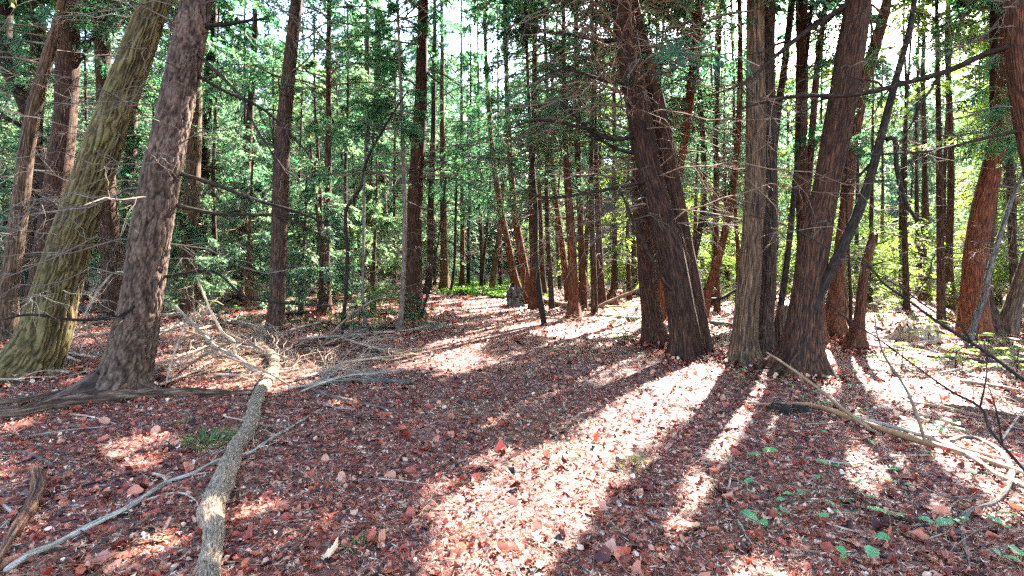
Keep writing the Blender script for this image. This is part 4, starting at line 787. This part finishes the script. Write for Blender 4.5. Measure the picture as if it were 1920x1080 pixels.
# ------------------------------------------------------------------ small plants
def leafmesh(n_, r_, size, up=0.3, cup=.12):
    """oval leaves, 3x(4 stations) patches: returns V (n,12,3) local, Q"""
    t = np.array([0, .35, .72, 1.0]); wv = np.array([.06, .46, .40, .03])
    return t, wv
def leaves(pos, yaw, pitch, roll, size, aspect, curl, fold, r_, jag=0.0, K=5):
    n_ = len(pos); t = np.linspace(0, 1, K); prof = np.sin(np.pi * np.clip(t * .92 + .06, 0, 1)) ** .75
    W = (aspect[:, None] * prof[None]) * .5
    if jag: W = W * (1 + r_.normal(size=W.shape) * jag)
    x = (t[None] - .5) * np.ones((n_, 1)); zc = curl[:, None] * (x ** 2) * 2
    zc = zc + r_.normal(size=(n_, K)) * .03
    Lp = np.stack([x + (r_.normal(size=x.shape) * jag * .25 if jag else 0), W, zc + fold[:, None] * W], -1); Rp = np.stack([x, -W * (1 + (r_.normal(size=W.shape) * jag if jag else 0)), zc + fold[:, None] * W], -1); Cp = np.stack([x, x * 0, zc], -1)
    v = np.stack([Lp, Cp, Rp], 2) * size[:, None, None, None]           # n,K,3,3
    cy, sy = np.cos(yaw), np.sin(yaw); cp, sp = np.cos(pitch), np.sin(pitch); cr, sr = np.cos(roll), np.sin(roll)
    X, Y_, Z = v[..., 0], v[..., 1], v[..., 2]
    def e(a): return a[:, None, None]
    Y2 = Y_ * e(cr) - Z * e(sr); Z2 = Y_ * e(sr) + Z * e(cr)
    X3 = X * e(cp) - Z2 * e(sp); Z3 = X * e(sp) + Z2 * e(cp)
    X4 = X3 * e(cy) - Y2 * e(sy); Y4 = X3 * e(sy) + Y2 * e(cy)
    V = (np.stack([X4, Y4, Z3], -1) + pos[:, None, None]).reshape(-1, 3)
    b = (np.arange(n_) * K * 3)[:, None, None]; i = (np.arange(K - 1) * 3)[None, :, None]; j = np.arange(2)[None, None]
    Q = np.stack([b + i + j, b + i + j + 1, b + i + 3 + j + 1, b + i + 3 + j], -1).reshape(-1, 4)
    rnd = np.clip(r_.random(n_)[:, None] + r_.normal(size=(n_, K * 3)) * .04, 0, 1).ravel()
    return V, Q, {'rnd': rnd}
r4 = np.random.default_rng(12)
seed_px = [(520, 650), (455, 717), (593, 738), (458, 777), (585, 785), (240, 828), (85, 683), (75, 785), (380, 858), (565, 893), (518, 965), (415, 1035), (505, 1055), (965, 925), (1015, 905), (965, 1035), (1035, 1040), (740, 930), (30, 712), (110, 933), (130, 685), (358, 730), (725, 685), (340, 500), (840, 600), (695, 555), (730, 575), (430, 437), (440, 383), (360, 412), (570, 475), (270, 478), (240, 395), (225, 425), (30, 390), (795, 573), (900, 580), (650, 577), (20, 360), (60, 375), (90, 350), (130, 400), (235, 440), (480, 520), (620, 560), (560, 500), (690, 590), (760, 600), (110, 420), (50, 410)]
proto_s = []
for v in range(4):
    nl = 1 + v % 2
    yaw = r4.uniform(0, 6.28) + np.arange(nl) * 2.6; pos = np.stack([np.cos(yaw) * .03, np.sin(yaw) * .03, np.full(nl, .052)], 1)
    V, Q, A = leaves(pos, yaw, np.full(nl, .15), r4.normal(size=nl) * .2, np.full(nl, .06) * (1 - .2 * np.arange(nl)), np.full(nl, .72), np.full(nl, -.15), np.full(nl, .25), r4, K=9)
    A['rnd'] = A['rnd'] * .6 + .2
    proto_s.append((V, Q, A))
sp = []
gs = 'broad leaved green seedlings scattered over the right foreground'
for k, (a, b) in enumerate(seed_px):
    px, py = 1360 + a / 1.8625, 500 + b / 1.8625; g = G(px, py)
    if k < 4:
        V, Q, A = proto_s[k]; rt = empty('seedling', g, 'low seedling with broad oval green leaves in the litter on the right', 'seedling', gs)
        build('leaf', V, Q, M['herb'], rt, A, smooth=True)
        st = np.array([[[0, 0, -.01], [.005, .01, .027], [0, 0, .054]]]); Vt, Qt, At = tubes(st, np.full((1, 3), .0015), 5); build('stem', Vt, Qt, M['tan'], rt, At)
        sp.append(rt)
    else:
        rt = copy_tree(sp[k % 4], g, r4.uniform(0, 6.28), r4.uniform(1.0, 1.6) * (1.0 if py > 800 else .8), 'low seedling with broad oval green leaves in the litter on the right', gs)
for k in range(45):
    px, py = r4.uniform(1400, 1920), r4.uniform(655, 1000); g = G(px, py)
    copy_tree(sp[k % 4], g, r4.uniform(0, 6.28), r4.uniform(.5, 1.0), 'small green seedling between the tan poles and the roots at the right', 'small green seedlings around the tan poles')
for k in range(40):
    px, py = r4.choice([r4.uniform(1180, 1480), r4.uniform(900, 1250)]), r4.uniform(625, 720); g = G(px, py)
    copy_tree(sp[k % 4], g, r4.uniform(0, 6.28), r4.uniform(.4, .75), 'tiny green seedling in the litter before the right trunks', 'tiny green seedlings at the feet of the right trunks')
def blades(cx, cy, n_, rad, hgt, r_, wd=.004):
    a = r_.uniform(0, 6.28, n_); rr = rad * np.sqrt(r_.random(n_)); S = np.stack([cx + np.cos(a) * rr, cy + np.sin(a) * rr, np.zeros(n_)], 1); S[:, 2] = gh(S[:, 0], S[:, 1])
    az = a + r_.normal(size=n_) * .6; h_ = hgt * r_.uniform(.5, 1.1, n_); ln = h_ * r_.uniform(.3, 1.2, n_)
    D = np.stack([np.cos(az), np.sin(az)], 1); T = []
    for t in (0, .35, .7, 1):
        c = S.copy(); c[:, :2] += D * (ln * t ** 1.6)[:, None]; c[:, 2] += h_ * (t * 1.25 - .45 * t * t); T.append(c)
    T = np.array(T).transpose(1, 0, 2); sd = np.stack([-D[:, 1], D[:, 0], D[:, 0] * 0], 1)[:, None] * (wd * np.array([1, .9, .6, .1]))[None, :, None]
    V = np.stack([T - sd, T + sd], 2).reshape(-1, 3); b = (np.arange(n_) * 8)[:, None]; i = (np.arange(3) * 2)[None]
    Q = np.stack([b + i, b + i + 1, b + i + 3, b + i + 2], -1).reshape(-1, 4)
    return V, Q, {'rnd': np.repeat(r_.random(n_), 8)}
def tuft(px, py, n_, rad, hgt, label):
    g = G(px, py); V, Q, A = blades(g[0], g[1], n_, rad, hgt, r4); o = build('grass_tuft', V - g, Q, M['grass'], None, A); o.location = g; return tag(o, label, 'grass')
tuft(398, 838, 170, .19, .11, 'bushy tuft of green grass left of the snaking branch')
tuft(1188, 880, 26, .1, .1, 'sparse yellow green grass tuft on the edge of the bright streak')
tuft(675, 1035, 50, .08, .05, 'small mossy green tuft near the bottom centre')
tuft(340, 800, 40, .08, .04, 'tiny green tuft above the bushy grass')
def greenpatch():
    parts = []
    r5 = np.random.default_rng(4); n_ = 16000
    Y = 17.8 + 12 * r5.random(n_) ** 1.5; x = r5.uniform(-.12, .035, n_) * Y + r5.normal(size=n_) * .3
    k = ~((Y < 18.8) & (x < -.04 * Y)); x, Y = x[k], Y[k]; n_ = len(x)
    S = np.stack([x, Y, gh(x, Y) + r5.uniform(0, .12, n_)], 1)
    V, Q, A = sprays(S, norm(r5.normal(size=(n_, 3)) * np.array([1, 1, .3]) + np.array([0, 0, .5])), np.full(n_, .1), 3, .08, r5, wfac=.5); parts.append((V, Q, A))
    n_ = 7000; Y = r5.uniform(9, 24, n_); x = r5.uniform(-1.0, 1.0, n_) * Y; k = (np.abs(x + .02 * Y) > 1.9) & (vnoise(np.stack([x * .8, Y * .8, Y * 0], -1)) > .15); x, Y = x[k], Y[k]; n_ = len(x)
    S = np.stack([x, Y, gh(x, Y) + r5.uniform(0, .1, n_)], 1)
    parts.append(sprays(S, norm(r5.normal(size=(n_, 3)) * np.array([1, 1, .3]) + np.array([0, 0, .5])), np.full(n_, .12), 4, .06, r5, wfac=.4))
    V, Q, A = join(parts); tag(build('ground_cover', V, Q, M['grass'], None, A), 'low bright green growth at the end of the path and between the trunks', 'ground cover', kind='stuff')
greenpatch()
# fir seedlings with flat feathery boughs
def fir(px, py, h_, label, n_=9, L0=.55, group=None, leaf='leaf'):
    g = G(px, py); r6 = np.random.default_rng(int(px)); rt = empty('fir_seedling', g, label, 'seedling', group)
    ax = np.stack([np.linspace(0, .03, 8), np.zeros(8), np.linspace(-.02, h_, 8)], 1); V, Q, A = tube(ax, np.linspace(.009, .003, 8), 6); build('stem', V, Q, M['dark'], rt, A)
    z = np.linspace(.3, 1, n_) * h_; az = np.arange(n_) * 2.4; D = norm(np.stack([np.cos(az), np.sin(az), np.full(n_, .12)], 1)); S = np.stack([z * 0, z * 0, z], 1); L = L0 * (1.15 - z / h_ * .7)
    p = polyl(S, D, L, 7, r6, .03, .25, .05); limb = tubes(p, np.full((n_, 7), .003), 3)
    idx = np.repeat(np.arange(n_), 14); t = np.tile(np.linspace(.15, 1, 14), n_); s, d = at_t(p, idx, t); sg = np.tile([1, -1], len(idx) // 2)
    sd = norm(np.cross(d, np.array([0, 0, 1.0]))) * sg[:, None]; dd = norm(d * .8 + sd)
    fo = sprays(s, dd, L[idx] * .36 * (1.15 - t), 18, .045, r6, flat=.1, wfac=.34)
    build('foliage', fo[0], fo[1], M[leaf], rt, fo[2]); build('limbs', limb[0], limb[1], M['twig'], rt, limb[2])
fir(722, 628, .85, 'feathery fir seedling between the crooked and the pale saplings', 26, .95, leaf='leafsun')
fir(672, 640, .6, 'small fir seedling behind the very thin grey sapling', 9, .45)
fir(775, 632, .75, 'fir seedling at the foot of the large centre trunk', 8, .4)
fir(1395, 640, .3, 'low fir sprig behind the grey trunk', 7, .35)
fir(430, 610, .5, 'low fir seedling left of the red trunk', 10, .5)
fir(1170, 640, .2, 'tiny bright sprig left of the upright dark trunk', 6, .2, leaf='leafsun')
for px, py, h_ in [(1655, 620, .7), (1740, 650, .5), (1690, 700, .35), (1850, 690, .4), (1790, 700, .3), (1905, 720, .4)]:
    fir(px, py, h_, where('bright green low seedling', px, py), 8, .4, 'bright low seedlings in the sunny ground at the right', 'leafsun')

for px, py, sz, rn, wh in [(1143, 1046, .115, .86, 'large tan lobed leaf lying near the bottom right of centre'), (628, 1060, .12, .97, 'large pale pointed leaf standing up at the bottom edge'), (190, 1070, .12, .7, 'large curled orange brown leaf at the bottom left'),
                           (215, 872, .13, .9, 'large pale leaf in the sunny spot left of the snaking branch'), (1290, 1000, .12, .93, 'large curled cream leaf at the foot of the right sunny streak'), (1155, 925, .1, .66, 'curled orange leaf on the shadow edge of the bright patch')]:
    g = G(px, py, .02); V, Q, A = leaves(np.zeros((1, 3)), np.array([px * .1]), np.array([.9 if px == 628 else .15]), np.array([.2]), np.array([sz]), np.array([.8]), np.array([.5]), np.array([.35]), r4, jag=.2, K=11)
    V[:, 2] -= V[:, 2].min() - .0; A['rnd'][:] = rn; o = build('fallen_leaf', V, Q, M['litter'], None, A, smooth=True); o.location = g; tag(o, wh, 'leaf')
# ------------------------------------------------------------------ leaf litter
def litter():
    r7 = np.random.default_rng(21)
    def scatter(n_, pw, ymax=24):
        u = r7.random(n_); a = 2 - pw; y0 = 1.7; Y = (y0 ** a + u * (ymax ** a - y0 ** a)) ** (1 / a)
        x = r7.uniform(-1, 1, n_) * (Y * 1.05 + .7); return x, Y
    x, Y = scatter(90000, 1.35); n_ = len(x)
    big = r7.random(n_); size = .018 + .030 * big ** 2 + (big > .93) * r7.uniform(.0, .05, n_); size *= np.clip(Y / 7, 1, 1.6)
    z = gh(x, Y) + r7.uniform(.004, .03, n_)
    V, Q, A = leaves(np.stack([x, Y, z], 1), r7.uniform(0, 6.28, n_), r7.normal(size=n_) * .42, r7.normal(size=n_) * .5, size, r7.uniform(.45, .95, n_), r7.normal(size=n_) * .5, r7.normal(size=n_) * .5, r7, jag=.22, K=5)
    parts = [(V, Q, A)]
    for bx, by, br in BASES:
        m_ = int(90 + br * 900); an = r7.uniform(0, 6.28, m_); dd = br * (1.0 + 1.6 * r7.random(m_) ** 1.5) + r7.uniform(0, .1, m_); X = bx + np.cos(an) * dd; Yv = by + np.sin(an) * dd
        zz = gh(X, Yv) + .01 + np.clip(.09 - (dd - br) * .25, 0, .09) * r7.random(m_)
        parts.append(leaves(np.stack([X, Yv, zz], 1), an * 3, r7.normal(size=m_) * .5, r7.normal(size=m_) * .5, r7.uniform(.035, .07, m_), r7.uniform(.45, .95, m_), r7.normal(size=m_) * .5, r7.normal(size=m_) * .5, r7, jag=.22, K=5))
    V, Q, A = join(parts)
    rn = A['rnd']; rn[:n_ * 15] = np.minimum(rn[:n_ * 15], np.repeat(np.where(size > .055, .84, 1), 15)); A['rnd'] = rn ** 1.1
    tag(build('leaf_litter', V, Q, M['litter'], None, A), 'red brown fallen leaves carpeting the forest floor', 'leaf litter', kind='stuff')
    x, Y = scatter(60000, 1.5, 18); n_ = len(x); S = np.stack([x, Y, gh(x, Y) + r7.uniform(.006, .034, n_)], 1)
    az = r7.uniform(0, 6.28, n_); D = norm(np.stack([np.cos(az), np.sin(az), r7.normal(size=n_) * .15], 1))
    k = np.clip(Y / 6, 1, 2)
    V, Q, A = sprays(S, D, .09 * k * r7.uniform(.5, 1.4, n_), 9, .038, r7, flat=.15, wfac=.12)
    A['rnd'] = np.clip(A['rnd'], 0, 1)
    tag(build('cedar_litter', V, Q, M['needle'], None, A), 'rusty dry cedar sprays scattered between the fallen leaves', 'leaf litter', kind='stuff')
    x, Y = scatter(6500, 1.5, 16); n_ = len(x); S = np.stack([x, Y, gh(x, Y) + r7.uniform(.008, .04, n_)], 1); az = r7.uniform(0, 6.28, n_)
    p = polyl(S, norm(np.stack([np.cos(az), np.sin(az), r7.normal(size=n_) * .08], 1)), r7.uniform(.06, .3, n_), 5, r7, .12)
    V, Q, A = tubes(p, np.full((n_, 5), 1.0) * r7.uniform(.0008, .002, n_)[:, None], 3)
    tag(build('twig_litter', V, Q, M['twig'], None, A), 'small dry twigs scattered through the leaf litter', 'twigs', kind='stuff')
litter()
